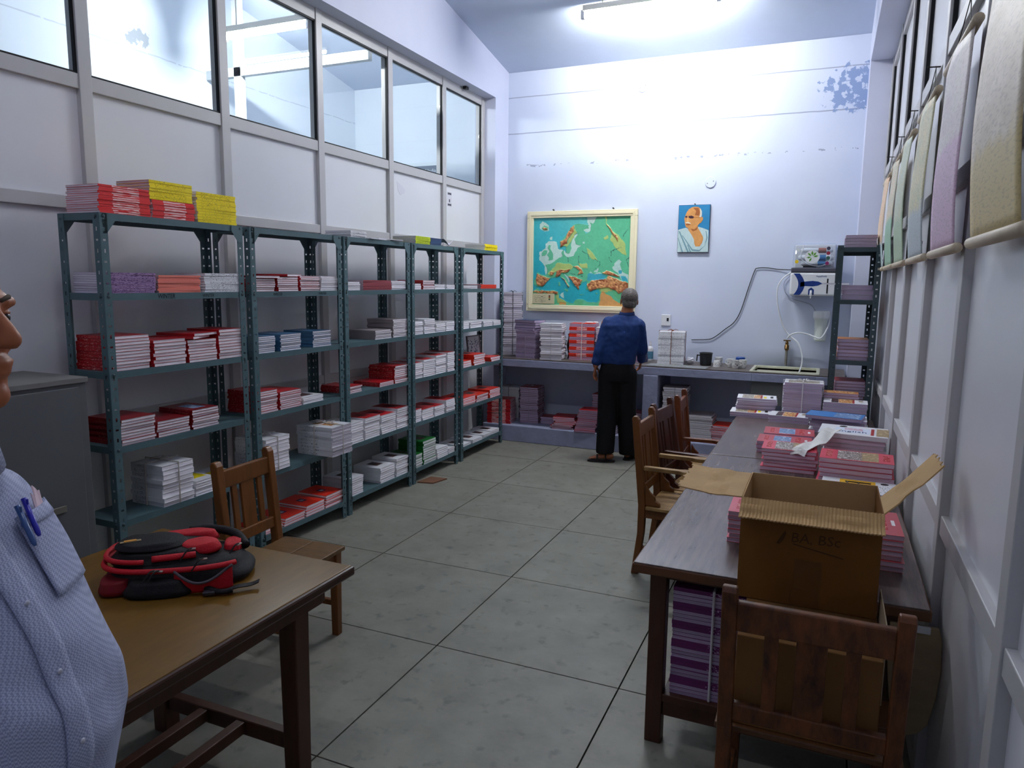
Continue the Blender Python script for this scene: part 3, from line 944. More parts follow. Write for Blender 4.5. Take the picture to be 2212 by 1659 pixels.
def book_meshes(w, d, t, cover, pages, spine=None, top=(), taper=0.0):
    """cover mesh and page-block mesh. Spine along x at -y; w = spine length, d = depth, t = thickness"""
    ct = 0.00055
    mats = [COV[cover]]
    mb = MB()
    hw, hd = w / 2, d / 2
    mb.box(-hw, hw, -hd, hd, 0, ct).box(-hw, hw, -hd, hd, t - ct, t).box(-hw, hw, -hd, -hd + ct, ct, t - ct)
    if spine:
        pm, a, b = spine
        mats.append(pm)
        mb.box(-hw + a * w, -hw + b * w, -hd - 0.0004, -hd, t * 0.16, t * 0.84, 1)
    for u0, v0, u1, v1, m in top:
        if m not in mats:
            mats.append(m)
        mb.box(-hw + u0 * w, -hw + u1 * w, -hd + v0 * d, -hd + v1 * d, t, t + 0.0004, mats.index(m))
    cov = mb.mesh('book', mats, fix=False)
    ins = 0.0022
    pgs = MB().box(-hw + ins, hw - ins, -hd + ct, hd - ins, ct, t - ct).mesh('pages', pages, fix=False)
    return cov, pgs

ORD = ['', 'second', 'third', 'fourth', 'fifth', 'sixth', 'seventh', 'eighth', 'ninth', 'tenth', 'eleventh', 'twelfth', 'thirteenth', 'fourteenth', 'fifteenth', 'sixteenth', 'seventeenth', 'eighteenth']
def place(i, n):
    if n == 1:
        return 'lying alone'
    if i == n - 1:
        return 'topmost'
    if i == 0:
        return 'lowest'
    return ORD[n - 1 - i] + ' from top'

def stack(x, y, z, w, d, h, n, cover, pages, where, group, rz=0.0, spine=None, top=(), look=None, jit=0.004, jr=1.2, name=None, split=False, sheared=(0, 0)):
    t = h / n
    look = look or cover + ' book'
    name = name or cover + '_book'
    cov, pgs = book_meshes(w, d, t * 0.955, cover, pages, spine, top)
    for i in range(n):
        ang = rz + rad(R.uniform(-jr, jr))
        loc = (x + R.uniform(-jit, jit) + sheared[0] * i / n, y + R.uniform(-jit, jit) + sheared[1] * i / n, z + i * t)
        o = link(name, cov, loc=loc, rot=(0, 0, ang))
        p_ = link('pages', pgs, o)
        if R.random() < 0.5:
            f = R.uniform(0.975, 1.0)
            o.scale = (f, f, 1)
        tag(o, '%s, %s, %s' % (look, place(i, n), where), 'book', group)
    return o

def tied_bundle(x, y, z, w, d, h, n, cover, pages, label, rz=0.0, spine=None, top=(), cord=(196, 190, 186), knot=True, jit=0.004, alternate=0, group='bundles tied with string', twine=0.004, off=0.0):
    t = thing('tied_bundle', label, 'bundle', (x, y, z), rz, group)
    th = h / n
    cov, pgs = book_meshes(w, d, th * 0.96, cover, pages, spine, top)
    pl, pp = book_meshes(w, d, th, cover, pages, None, top)
    for i in range(n):
        flip = alternate and (i // alternate) % 2
        loc = (R.uniform(-jit, jit), R.uniform(-jit, jit), i * th)
        o = link('bundled_book', cov, t, loc=loc, rot=(0, 0, rad(R.uniform(-1.2, 1.2)) + (PI if flip else 0)))
        link('pages', pgs, o)
    cm = M('string %d %d %d' % cord, cord, 0.8)
    e = 0.006
    hw, hd = w / 2 + e, d / 2 + e
    s = part('string', MB().tube([(off, -hd, -0.001 + twine), (off, -hd, h + twine), (off, hd, h + twine), (off, hd, twine - 0.001)], twine, 6), cm, t)
    part('string', MB().tube([(-hw, 0, twine), (-hw, 0, h + twine), (hw, 0, h + twine), (hw, 0, twine)], twine, 6), cm, t)
    if knot:
        kn = MB().ell((off, 0, h + twine * 2), (0.012, 0.010, 0.007), 8, 6)
        for a in (0.4, 2.2, 3.9):
            kn.tube([(off, 0, h + 0.008), (off + 0.03 * math.cos(a), 0.03 * math.sin(a), h + 0.02), (off + 0.06 * math.cos(a), 0.06 * math.sin(a), h + 0.008)], twine * 0.8, 5)
        part('knot', kn, cm, t)
    return t

RNAME = ['rack beside the cupboard', 'second rack from the cupboard', 'middle rack of the row', 'fourth rack from the cupboard', 'end rack at the counter']
SNAME = ['top shelf', 'second shelf', 'third shelf', 'fourth shelf', 'fifth shelf', 'bottom shelf']
NTH = ['first stack', 'second stack', 'third stack', 'fourth stack', 'fifth stack']
PIC = ((0.30, 0.30, 0.70, 0.72, PH['dark']),)
EMB = ((0.40, 0.36, 0.62, 0.64, DNAVY), (0.46, 0.42, 0.58, 0.58, WHITEP))
# unit, shelf, y0, y1, height, count, style, spine towards the aisle (f) or the camera side (n)
ST = [
(1,1,2.426,2.718,.132,13,'redband','f'),(1,1,2.728,3.000,.091,7,'redband','f'),(1,1,3.012,3.303,.162,11,'yellow','f'),
(1,2,2.440,2.726,.101,9,'purple','f'),(1,2,2.734,3.016,.091,9,'salmon','f'),(1,2,3.043,3.315,.105,7,'white','f'),
(1,3,2.450,2.672,.172,11,'red','n'),(1,3,2.682,2.893,.138,8,'red','n'),(1,3,2.902,3.110,.123,8,'red','n'),(1,3,3.122,3.318,.168,10,'whitered','n'),
(1,4,2.462,2.670,.133,9,'darkred','n'),(1,4,2.682,2.900,.085,6,'darkred','n'),(1,4,2.914,3.112,.108,8,'darkpic','n'),
(1,5,2.912,3.065,.085,6,'whiteyel','n'),(1,5,3.075,3.275,.063,5,'whiteyel','n'),
(1,6,2.940,3.240,.012,1,'yellowc','n'),
(2,2,3.420,3.620,.078,6,'red','n'),(2,2,3.632,3.832,.090,7,'red','n'),(2,2,3.846,4.05,.098,8,'red','n'),(2,2,4.058,4.25,.10,8,'white','n'),
(2,3,3.430,3.606,.105,9,'blue','n'),(2,3,3.633,3.838,.108,9,'blue','n'),(2,3,3.961,4.163,.109,9,'blue','n'),
(2,4,3.430,3.606,.140,10,'red','n'),(2,4,3.614,3.825,.115,9,'red','n'),(2,4,3.840,4.060,.045,4,'mixed','n'),
(2,6,3.430,3.610,.032,2,'redtop','n'),(2,6,3.622,3.828,.052,3,'redtop','n'),(2,6,3.838,4.040,.074,4,'redtop','n'),(2,6,4.050,4.255,.092,5,'redtop','n'),
(3,1,4.400,4.600,.048,5,'white','f'),
(3,2,4.337,4.512,.062,5,'white','n'),(3,2,4.542,4.925,.074,7,'maroon','f'),(3,2,4.937,5.155,.072,6,'white','n'),
(3,3,4.701,4.936,.070,6,'gray','n'),(3,3,4.949,5.172,.145,11,'gray','n'),
(3,4,4.350,4.520,.052,4,'red','n'),(3,4,4.745,4.955,.034,3,'red','n'),(3,4,4.966,5.172,.142,9,'red','n'),
(3,5,4.340,4.520,.155,9,'white','n'),(3,5,4.532,4.742,.165,9,'redcov','n'),(3,5,4.757,4.975,.150,9,'redcov','n'),(3,5,4.986,5.172,.170,10,'redcov','n'),
(3,6,4.345,4.520,.135,8,'whitepic','n'),(3,6,4.745,4.960,.125,7,'whitepic','n'),(3,6,4.975,5.165,.150,8,'whitepic','n'),
(4,1,5.296,5.542,.063,5,'lime','f'),(4,1,5.550,5.739,.060,6,'redblue','f'),
(4,2,5.261,5.400,.050,3,'white','n'),(4,2,5.405,5.612,.078,5,'whitered','n'),(4,2,5.629,5.82,.044,3,'white','n'),(4,2,5.828,5.998,.04,3,'white','n'),
(4,3,5.256,5.424,.110,7,'white','n'),(4,3,5.432,5.626,.125,8,'white','n'),(4,3,5.634,5.822,.080,5,'white','n'),(4,3,5.831,5.998,.085,5,'white','n'),
(4,4,5.258,5.412,.135,8,'redcov','n'),(4,4,5.420,5.632,.150,9,'redcov','n'),(4,4,5.645,5.842,.168,10,'redcov','n'),(4,4,5.852,5.998,.178,10,'redcov','n'),
(4,5,5.252,5.392,.110,6,'redcov','n'),(4,5,5.400,5.604,.092,5,'redcov','n'),(4,5,5.612,5.802,.088,5,'redcov','n'),(4,5,5.820,5.998,.118,7,'redcov','n'),
(4,6,5.250,5.395,.120,6,'greenc','n'),(4,6,5.408,5.640,.210,10,'greenc','n'),(4,6,5.652,5.860,.090,5,'white','n'),(4,6,5.868,5.998,.05,3,'white','n'),
(5,1,6.632,6.932,.062,4,'yellow','f'),
(5,2,6.151,6.479,.033,3,'gray','n'),(5,2,6.560,6.930,.040,4,'scarlet','f'),
(5,3,6.140,6.300,.070,4,'white','n'),(5,3,6.310,6.570,.056,3,'white','n'),(5,3,6.605,6.830,.056,3,'white','n'),(5,3,6.842,7.04,.050,3,'white','n'),
(5,4,6.150,6.36,.062,3,'scarletn','n'),(5,4,6.40,6.66,.105,5,'scarletn','n'),(5,4,6.80,7.04,.045,2,'scarletn','n'),
(5,5,6.150,6.45,.080,5,'scarletn','n'),(5,5,6.47,6.75,.070,4,'scarletn','n'),(5,5,6.77,7.05,.085,5,'scarletn','n'),
(5,6,6.150,6.36,.020,1,'whitepic','n'),(5,6,6.37,6.60,.035,2,'whitepic','n'),(5,6,6.612,6.82,.035,2,'whitepic','n'),(5,6,6.832,7.04,.038,2,'whitepic','n')]
STY = dict(  # cover, pages, spine print, top print, look
 redband=('redband', PG, (PR_['redband'], .26, .78), (), 'bright red book'),
 yellow=('yellow', PG, (PR_['yellow'], .12, .86), (), 'yellow book'),
 purple=('purple', PG, (PR_['purple'], .04, .96), (), 'mauve book'),
 salmon=('salmon', PGG, None, (), 'salmon book'),
 white=('white', PG, (PR_['white'], .15, .85), (), 'white book'),
 whitered=('red', PG, None, (), 'red book'),
 red=('red', PG, (PR_['red'], .08, .92), (), 'red book'),
 darkred=('darkred', PG, (PR_['darkred'], .3, .9), (), 'dark red book'),
 darkpic=('darkred', PG, (PR_['darkred'], .3, .9), ((0.3, 0.3, 0.8, 0.75, PH['cool']),), 'dark red book'),
 whiteyel=('white', PG, (PR_['white'], .15, .85), ((0.35, 0.1, 0.75, 0.9, COV['yellow']),), 'white and yellow book'),
 yellowc=('lime', PG, None, ((0.3, 0.3, 0.7, 0.7, DNAVY),), 'flat lime booklet'),
 blue=('blue', PG, None, (), 'blue book'),
 mixed=('white', PG, None, ((0.2, 0.2, 0.8, 0.8, PH['dark']),), 'white picture book'),
 redtop=('scarlet', PG, (WHITEP, 0.0, 1.0), EMB, 'red emblem book'),
 maroon=('maroon', PGG, None, (), 'maroon book'),
 gray=('gray', PG, None, (), 'grey book'),
 redcov=('white', PG, None, ((0.02, 0.03, 0.98, 0.97, COV['red']), (0.3, 0.3, 0.75, 0.7, PH['dark'])), 'red-covered white book'),
 whitepic=('white', PG, None, PIC, 'white picture book'),
 lime=('lime', PGG, (PR_['lime'], .1, .9), (), 'lime book'),
 redblue=('navy', PGG, None, (), 'navy book'),
 scarlet=('scarlet', PGG, None, (), 'scarlet book'),
 scarletn=('scarlet', PG, None, ((0.3, 0.25, 0.6, 0.6, PH['dark']),), 'scarlet book'),
 greenc=('green', PG, None, ((0.25, 0.3, 0.75, 0.7, PH['dark']),), 'green book'))
cnt = {}
for u, s, ya, yb, h, n, sty, dr in ST:
    k = cnt[(u, s)] = cnt.get((u, s), 0) + 1
    cover, pages, spn, top, look = STY[sty]
    z = ZS[s - 1] + 0.0003
    wy = yb - ya - 0.006
    ln = R.uniform(0.245, 0.262) if dr == 'n' else R.uniform(0.225, 0.235)
    xf = RX1 - 0.003 - R.uniform(0.0, 0.012)
    if s == 1:
        xf = RX1 - 0.006
    if (u, s) == (2, 6):
        xf = RX1 - 0.012
    cx = xf - ln / 2
    where = '%s, %s, %s' % (NTH[k - 1], SNAME[s - 1], RNAME[u - 1])
    grp = 'books on the %s of the %s' % (SNAME[s - 1], RNAME[u - 1])
    if dr == 'n':
        stack(cx, (ya + yb) / 2, z, ln, wy, h, n, cover, pages, where, grp, 0.0, spn, top, look)
    else:
        stack(cx, (ya + yb) / 2, z, wy, ln, h, n, cover, pages, where, grp, PI / 2, spn, top, look, jit=0.003)
# the yellow stack that lies on the second red stack of the first rack
stack(RX1 - 0.125, 2.85, 2.0455 + 0.0915, 0.272, 0.235, 0.095, 7, 'yellow', PGG, 'lying on the second red stack beside the cupboard', 'yellow books lying on red ones', PI / 2, (PR_['yellow'], .12, .86), (), 'yellow book', jit=0.003)
# odd red books thrown across the second and third shelves
for x, y, z, a, u_, wh in ((-3.30, 2.97, 1.413, 20, 0, 'askew on third stack, third shelf, rack beside the cupboard'), (-3.30, 3.02, 1.428, 8, 0, 'uppermost askew one, third shelf, rack beside the cupboard'),
                     (-3.29, 3.55, 1.7475, -8, 1, 'askew on first stack, second shelf, second rack from cupboard'), (-3.31, 3.78, 1.7588, 12, 1, 'askew on second stack, second shelf, second rack from cupboard')):
    cov, pgs = book_meshes(0.25, 0.19, 0.014, 'red', PG)
    o = link('red_book', cov, loc=(x, y, z), rot=(0, 0, rad(a)))
    link('pages', pgs, o)
    tag(o, 'red book ' + wh, 'book', 'odd red books lying askew')
# loose sheets on the middle rack's top
for k, (y, a) in enumerate(((4.76, 5), (4.92, -6))):
    o = link('paper_sheaf', MB().box(-0.11, 0.11, -0.15, 0.15, 0, 0.006).mesh('paper_sheaf', PAPER), loc=(-3.27, y, 2.0455 + 0.0065 * k), rot=(0, 0, rad(a)))
    tag(o, ['lower', 'upper'][k] + ' thin sheaf of white paper on top of the middle rack', 'paper', 'paper sheaves on the middle rack')
o = link('paper_sheaf', MB().grid(lambda u, v: (-0.11 + 0.22 * u, -0.1 + 0.2 * v, 0.012 + 0.045 * abs(math.sin(5 * u + 2.5 * v)) * (0.3 + u)), 10, 10).mesh('paper_sheaf', PAPER), loc=(-3.28, 5.87, 2.046))
md = o.modifiers.new('s', 'SOLIDIFY'); md.thickness = 0.004
tag(o, 'crumpled white papers beside the navy books on the fourth rack', 'paper')

# tied bundles on the racks
tied_bundle(-3.285, 2.79, ZS[4] + 0.0005, 0.235, 0.205, 0.225, 9, 'white', PG, 'white tied book bundle on the fifth shelf of the rack beside the cupboard', 0, (PR_['white'], .1, .5), cord=(186, 176, 168), jit=0.007)
tied_bundle(-3.285, 3.56, ZS[4] + 0.0005, 0.245, 0.225, 0.215, 9, 'white', PG, 'white tied book bundle on the second rack, just behind the wooden chair', 0, (PR_['white'], .1, .5), jit=0.006)
tied_bundle(-3.20, 4.088, ZS[4] + 0.0005, 0.30, 0.225, 0.205, 9, 'white', PGG, 'white tied book bundle jutting out between the second and middle racks', 0, (PR_['white'], .1, .6), ((0.25, 0.3, 0.8, 0.7, PH['warm']),), jit=0.008)

# end-on rack: stacks seen by their mauve page edges
ER = [(2.03, .095, 4, 'white', PGL, 'top shelf'), (1.63, .115, 3, 'white', PGL, 'second shelf'), (1.16, .165, 6, 'tan', PGL, 'third shelf'), (0.83, .165, 7, 'maroon', PGL, 'fourth shelf'), (0.45, .20, 8, 'white', PGL, 'fifth shelf')]
for z, h, n, c, pg, sh in ER:
    stack(0.198, 6.38, z + 0.0005, 0.225, 0.26, h, n, c, pg, 'front stack, %s, rack end-on past the tables' % sh, 'books on the end-on rack', PI, None, (), None, jit=0.005)
stack(0.045, 6.45, 1.7455, 0.24, 0.19, 0.012, 1, 'white', PG, 'sticking out of the end-on rack beside the water purifier', 'books on the end-on rack', PI / 2, (CRIM, 0.1, 0.9), (), 'red-striped white booklet', name='white_booklet')
stack(0.30, 6.75, 2.0305, 0.22, 0.18, 0.05, 3, 'gray', PGG, 'stack behind, top shelf, rack end-on past the tables', 'books on the end-on rack', 0.1)

# stacks on the long tables (label side up)
TZ = 0.7203
C1 = ((0.03, 0.05, 0.12, 0.9, WHITEP), (0.13, 0.08, 0.42, 0.94, PH['sketch']), (0.43, 0.08, 0.60, 0.94, PH['warm']), (0.60, 0.08, 0.645, 0.94, CRIM), (0.68, 0.2, 0.75, 0.6, PR_['yellow']), (0.85, 0.3, 0.92, 0.75, BLACKP))
C2 = ((0.18, 0.06, 0.34, 0.94, PH['dark']), (0.35, 0.06, 0.66, 0.94, PH['warm']), (0.66, 0.06, 0.705, 0.94, CRIM), (0.80, 0.5, 0.90, 0.85, PH['sketch']))
C3 = ((0.30, 0.12, 0.62, 0.88, PH['cool']), (0.12, 0.25, 0.20, 0.80, PR_['red']), (0.70, 0.2, 0.80, 0.85, PR_['red']), (0.87, 0.40, 0.92, 0.62, WHITEP))
C4 = ((0.24, 0.06, 0.57, 0.94, PH['group']), (0.57, 0.06, 0.80, 0.94, PH['engrave']), (0.08, 0.2, 0.17, 0.85, PR_['red']), (0.86, 0.25, 0.95, 0.8, PR_['red']))
def tstack(x, y, z, w, d, h, n, cover, pages, where, top, look, rz=PI, **k):
    # spine away from the camera so that mauve page edges face it; covers read with the print flipped back
    return stack(x, y, z, w, d, h, n, cover, pages, where, 'book stacks on the long tables', rz, None, top, look, **k)
flip = lambda c: tuple((1 - b, 1 - d_, 1 - a, 1 - c_, m) for a, c_, b, d_, m in c)
C1, C2, C3, C4 = flip(C1), flip(C2), flip(C3), flip(C4)
tstack(-0.505, 5.92, TZ, 0.30, 0.22, 0.036, 2, 'white', PGL, 'low stack at the far table corner', C1, 'white picture book', rad(182))
tstack(-0.475, 6.09 - 0.03, TZ + 0.037, 0.30, 0.22, 0.090, 6, 'white', PGL, 'upper pile at the far table corner', C1, 'white picture book', rad(184), jit=0.007)
tstack(-0.215, 5.80, TZ, 0.28, 0.21, 0.050, 2, 'white', PGL, 'low stack before the tied mauve bundle', C2, 'white picture book', rad(177))
tied_bundle(-0.135, 6.18 - 0.13, TZ, 0.28, 0.22, 0.275, 14, 'white', PGL, 'tall tied mauve-edged bundle standing on the far table by the sink', PI, None, ((0.1, 0.1, 0.9, 0.9, PH['sketch']),), cord=(214, 210, 214))
tstack(0.125, 5.55, TZ, 0.36, 0.23, 0.10, 5, 'white', PGL, 'broad stack before the end-on rack', C2, 'white picture book', rad(178), jit=0.012, jr=3)
tstack(0.10, 5.49, TZ + 0.101, 0.36, 0.22, 0.024, 1, 'sky', PGL, 'upon the broad stack before the end-on rack', ((0.05, 0.1, 0.5, 0.9, PH['cool']),), 'sky blue book', rad(171))
tstack(0.16, 5.93, TZ, 0.30, 0.2, 0.16, 7, 'white', PGL, 'tall stack before the end-on rack', C2, 'white picture book', rad(176), jit=0.01, jr=3)
tstack(0.135, 6.10, TZ + 0.162, 0.25, 0.14, 0.042, 2, 'tan', PGL, 'upon the tall stack before the end-on rack', ((0.1, 0.1, 0.9, 0.9, PH['warm']),), 'tan book', rad(180))
tstack(0.16, 5.06, TZ, 0.26, 0.2, 0.075, 3, 'mauve', PGL, 'low stack behind the English-titled book', ((0.05, 0.1, 0.5, 0.9, PH['cool']),), 'lilac picture book', rad(186))
# dull rose books in two rows, bright pink ones in front
tstack(-0.175, 5.01, TZ, 0.31, 0.235, 0.070, 3, 'rose', PGL, 'rear pile beyond the cloth strip', C3, 'dull rose book', rad(181))
tstack(-0.195, 4.735, TZ, 0.315, 0.235, 0.070, 3, 'rose', PGL, 'front pile beyond the cloth strip', C3, 'dull rose book', rad(181))
tstack(-0.140, 4.30, TZ, 0.285, 0.235, 0.122, 6, 'pink', PGK, 'pile under the cloth strip', C4, 'pink picture book', rad(180), jit=0.008, jr=2)
tstack(0.185, 4.085, TZ, 0.345, 0.235, 0.146, 6, 'pink', PGK, 'pile by the partition behind the box', C4, 'pink picture book', rad(177), jit=0.008, jr=2)
tstack(0.195, 4.735, TZ, 0.34, 0.26, 0.132, 5, 'white', PGK, 'pile under the sheet reading English', (), 'white book', rad(177), jit=0.01, jr=2)
cov, pgs = book_meshes(0.37, 0.30, 0.026, 'white', PGL)
o = tag(link('large_white_book', cov, loc=(0.190, 4.745, TZ + 0.133), rot=(0, 0, rad(-4))), 'large white book reading English on the pile by the partition', 'book')
link('pages', pgs, o)
zt = 0.0265
part('title_panel', MB().box(-0.10, 0.09, -0.085, 0.075, zt - 0.0005, zt), M('pale blue print', (214, 222, 238), 0.5), o)
text('title_word', 'English', 0.066, frame((-0.01, -0.045, zt + 0.0003), (1, 0, 0), (0, 1, 0)), DNAVY, o, 0.95)
part('title_lines', MB().box(-0.05, 0.05, -0.005, 0.065, zt, zt + 0.0004), MPRINT('pink lines', (214, 222, 238), (190, 110, 130), (60, 240, 10), 0.5), o)
part('cover_band', MB().box(0.095, 0.112, -0.11, 0.09, zt - 0.0005, zt + 0.0003), CRIM, o)
part('cover_picture', MB().box(0.125, 0.19, -0.12, 0.11, zt - 0.0005, zt + 0.0003), PH['engrave'], o)
part('cover_crest', MB().lathe([(0.022, zt - 0.0005), (0.022, zt + 0.0003)], 16, (-0.06, 0.105, 0)), BLACKP, o)
# white and yellow book in front of the pink pile
cov, pgs = book_meshes(0.33, 0.24, 0.019, 'white', PGK)
for i in range(3):
    o = link('white_book', cov, loc=(0.185 + 0.004 * i, 3.815, TZ + 0.0195 * i), rot=(0, 0, rad(-3)))
    link('pages', pgs, o)
    tag(o, 'white book with a yellow panel, %s, pile just behind the cardboard box' % place(i, 3), 'book', 'book stacks on the long tables')
zt = 0.0195
part('cover_panel', MB().box(-0.085, 0.075, -0.11, 0.11, zt - 0.0005, zt), M('amber print', (222, 168, 22), 0.5), o)
gl = MB()
gl.tube([(-0.05, 0.06, zt), (-0.05, -0.07, zt)], 0.005, 6).tube([(0.0, 0.06, zt), (0.0, -0.08, zt)], 0.005, 6).tube([(0.055, 0.06, zt), (-0.06, 0.06, zt)], 0.005, 6)
gl.tube(smoothpath([(-0.05, 0.0, zt), (-0.02, 0.02, zt), (-0.015, -0.03, zt), (-0.04, -0.05, zt)]), 0.005, 6).tube(smoothpath([(0.0, 0.01, zt), (0.035, 0.02, zt), (0.05, -0.02, zt), (0.02, -0.04, zt), (0.055, -0.08, zt)]), 0.005, 6)
part('cover_letters', gl, BLACKP, o)
part('cover_crest', MB().lathe([(0.018, zt - 0.0005), (0.018, zt + 0.0003)], 16, (0.115, 0.085, 0)), BLACKP, o)
part('cover_lines', MB().box(0.09, 0.15, -0.09, 0.05, zt - 0.0005, zt + 0.0003), PR_['white'], o)
# stacks half hidden by the cardboard box
tstack(-0.145, 3.02, TZ, 0.33, 0.22, 0.130, 7, 'pink', PGL, 'pile half hidden behind the cardboard box', C4, 'pink picture book', rad(180), jit=0.006)
tstack(0.185, 3.0, TZ, 0.245, 0.30, 0.135, 7, 'rose', PGL, 'pile beside the box by the partition', C3, 'dull rose book', rad(180), jit=0.008)

# counter top, from the end rack to the bottle
def cbundle(x, y, w, d, h, n, cover, pages, label, z=CT + 0.0005, **k):
    return tied_bundle(x, y, z, w, d, h, n, cover, pages, label, **k)
cbundle(-3.31, 7.66, 0.26, 0.21, 0.70, 30, 'white', PGG, 'tallest tied pile of books, standing on the counter in the corner', rz=PI / 2 + rad(25), cord=(60, 66, 70), jit=0.008, twine=0.003)
cbundle(-2.965, 7.35, 0.24, 0.20, 0.30, 17, 'mauve', PGL, 'leaning mauve tied book pile on the counter under loose books', rz=rad(172), cord=(170, 160, 170), jit=0.006, twine=0.002, knot=False)
stack(-2.975, 7.37, CT + 0.3035, 0.27, 0.20, 0.11, 4, 'navy', PGL, 'atop the leaning mauve pile on the counter', 'loose books on the mauve pile', rad(166), None, (), 'slate blue book', jit=0.008, jr=4)
cbundle(-2.69, 7.33, 0.24, 0.21, 0.385, 19, 'white', PG, 'white tied book pile on the counter between mauve and red bundles', rz=rad(188), cord=(190, 186, 190), jit=0.010, twine=0.002, knot=False)
o = tag(link('paper_wrapper', MB().grid(lambda u, v: (0.008 * math.sin(9 * v + 3 * u) + 0.005 * u, -0.10 + 0.2 * u, 0.003 + 0.27 * v * (1 - 0.12 * u)), 8, 10).mesh('paper_wrapper', M('brown wrapping paper', (96, 84, 84), 0.8)), loc=(-2.553, 7.52, CT)), 'torn brown wrapping paper beside the white pile on the counter', 'paper')
md = o.modifiers.new('s', 'SOLIDIFY'); md.thickness = 0.003
b_ = thing('tied_bundle', 'red and white striped tied bundle on the counter under the map', 'bundle', (-2.395, 7.49, CT + 0.0005), rad(5), 'bundles tied with string')
c1, p1_ = book_meshes(0.275, 0.21, 0.0175, 'scarlet', PGL, (PR_['redband'], .3, .7))
c2, p2_ = book_meshes(0.275, 0.21, 0.0175, 'scarlet', PGL)
for i in range(22):
    fl_ = (i // 2) % 2
    o = link('bundled_book', c1 if fl_ else c2, b_, loc=(R.uniform(-.003, .003), R.uniform(-.003, .003), i * 0.0176), rot=(0, 0, 0 if fl_ else PI))
    link('pages', p1_, o)
part('string', MB().tube([(0.0, -0.112, 0.002), (0.0, -0.112, 0.391), (0.0, 0.112, 0.391), (0.0, 0.112, 0.002)], 0.005, 6), M('white tape', (220, 216, 218), 0.6), b_)
part('knot', MB().ell((0.06, 0.0, 0.397), (0.05, 0.03, 0.010), 10, 6).ell((0.13, -0.03, 0.400), (0.03, 0.012, 0.012), 10, 6), M('white tape', (220, 216, 218), 0.6), b_)
cbundle(-2.115, 7.44, 0.22, 0.21, 0.355, 17, 'white', PGK, 'pale tied pile on the counter beside the man in blue', rz=rad(184), cord=(220, 216, 220), jit=0.005)
stack(-1.83, 7.50, CT + 0.0005, 0.16, 0.22, 0.085, 4, 'navy', PGL, 'behind the man on the counter, by the spray bottle', 'small books by the spray bottle', rad(80), None, ((0, 0, 1, 1, COV['pink']),), 'small blue book')
cbundle(-1.455, 7.54, 0.26, 0.25, 0.335, 10, 'white', PG, 'white bundle tied with brown cord on the counter', rz=rad(6), spine=(PR_['white'], .1, .9), cord=(120, 62, 40), jit=0.004, twine=0.003)
# under the counter on the plinth
UZ = 0.1785
UG = 'books stored under the counter'
stack(-3.285, 7.32, UZ, 0.27, 0.22, 0.27, 18, 'red', PGG, 'pile under the counter behind the end rack', UG, 0.12, (PR_['redband'], .2, .8), (), 'red book', jit=0.003)
tied_bundle(-3.32, 7.66, UZ, 0.24, 0.22, 0.36, 12, 'white', PGL, 'mauve tied pile in the dark corner under the counter', rad(10), cord=(150, 140, 150))
tied_bundle(-2.99, 7.50, UZ, 0.21, 0.26, 0.40, 20, 'darkred', PGL, 'tall mauve tied pile under the counter below the map corner', rad(186), cord=(170, 160, 176), twine=0.002, jit=0.008)
stack(-2.76, 7.52, UZ, 0.2, 0.2, 0.075, 4, 'maroon', PGL, 'low stack between tall pile and pink pile under counter', UG, rad(184))
stack(-2.545, 7.32, UZ, 0.235, 0.24, 0.13, 7, 'red', PGK, 'sprawling pink-edged pile under the counter', UG, rad(190), jit=0.014, jr=5, sheared=(0.03, 0.02))
stack(-2.27, 7.28, UZ, 0.225, 0.23, 0.235, 12, 'red', PGL, 'bigger pile left of the man under the counter', UG, rad(184), jit=0.008, sheared=(0.05, 0.02))
stack(-2.17, 7.60, UZ, 0.23, 0.2, 0.36, 14, 'red', PGL, 'rear pile left of the man under the counter', UG, rad(180), jit=0.006)
stack(-2.03, 7.30, UZ, 0.2, 0.22, 0.17, 8, 'white', PGL, 'pile behind the man legs under the counter', UG, rad(180))
stack(-1.80, 7.45, UZ, 0.2, 0.24, 0.22, 10, 'maroon', PGK, 'pile right of the man legs under the counter', UG, rad(180))
tied_bundle(-1.355, 7.36, UZ, 0.24, 0.26, 0.53, 24, 'gray', PG, 'tall grey pile under the counter beside the pier', rad(183), cord=(150, 146, 144), jit=0.007, knot=False, twine=0.002)
stack(-1.085, 7.36, UZ, 0.235, 0.28, 0.27, 14, 'gray', PG, 'middle pile under the counter behind the armchairs', UG, rad(180), None, (), 'grey book', jit=0.008)
stack(-0.86, 7.34, UZ, 0.22, 0.26, 0.185, 8, 'scarlet', PGK, 'pile under the counter near the table corner', UG, rad(176), None, (), 'scarlet book', jit=0.010, jr=4)
# purple banded bundle on the foot board of the long table
b_ = thing('tied_bundle', 'purple and white banded bundle tied with tape below the long table', 'bundle', (-0.29, 2.715, 0.2052), 0, 'bundles tied with string')
COV['violet'] = M('violet book cover', (104, 36, 96), 0.4, 0.4, rnd=0.05)
VP = MPRINT('pale type on violet', (104, 36, 96), (214, 190, 214), (120, 120, 330), 0.58)
c1, p1_ = book_meshes(0.335, 0.23, 0.0145, 'violet', PGL, (VP, .4, .95))
c2, p2_ = book_meshes(0.335, 0.23, 0.0145, 'violet', PGL)
for i in range(29):
    fl_ = i % 5 in (3, 4)
    o = link('bundled_book', c1 if fl_ else c2, b_, loc=(R.uniform(-.002, .002), R.uniform(-.002, .002), i * 0.0146), rot=(0, 0, 0 if fl_ else PI))
    link('pages', p1_, o)
part('string', MB().tube([(-0.02, -0.121, 0.002), (-0.02, -0.121, 0.43), (-0.02, 0.121, 0.43), (-0.02, 0.121, 0.002)], 0.005, 6), M('white tape', (220, 216, 218), 0.6), b_)
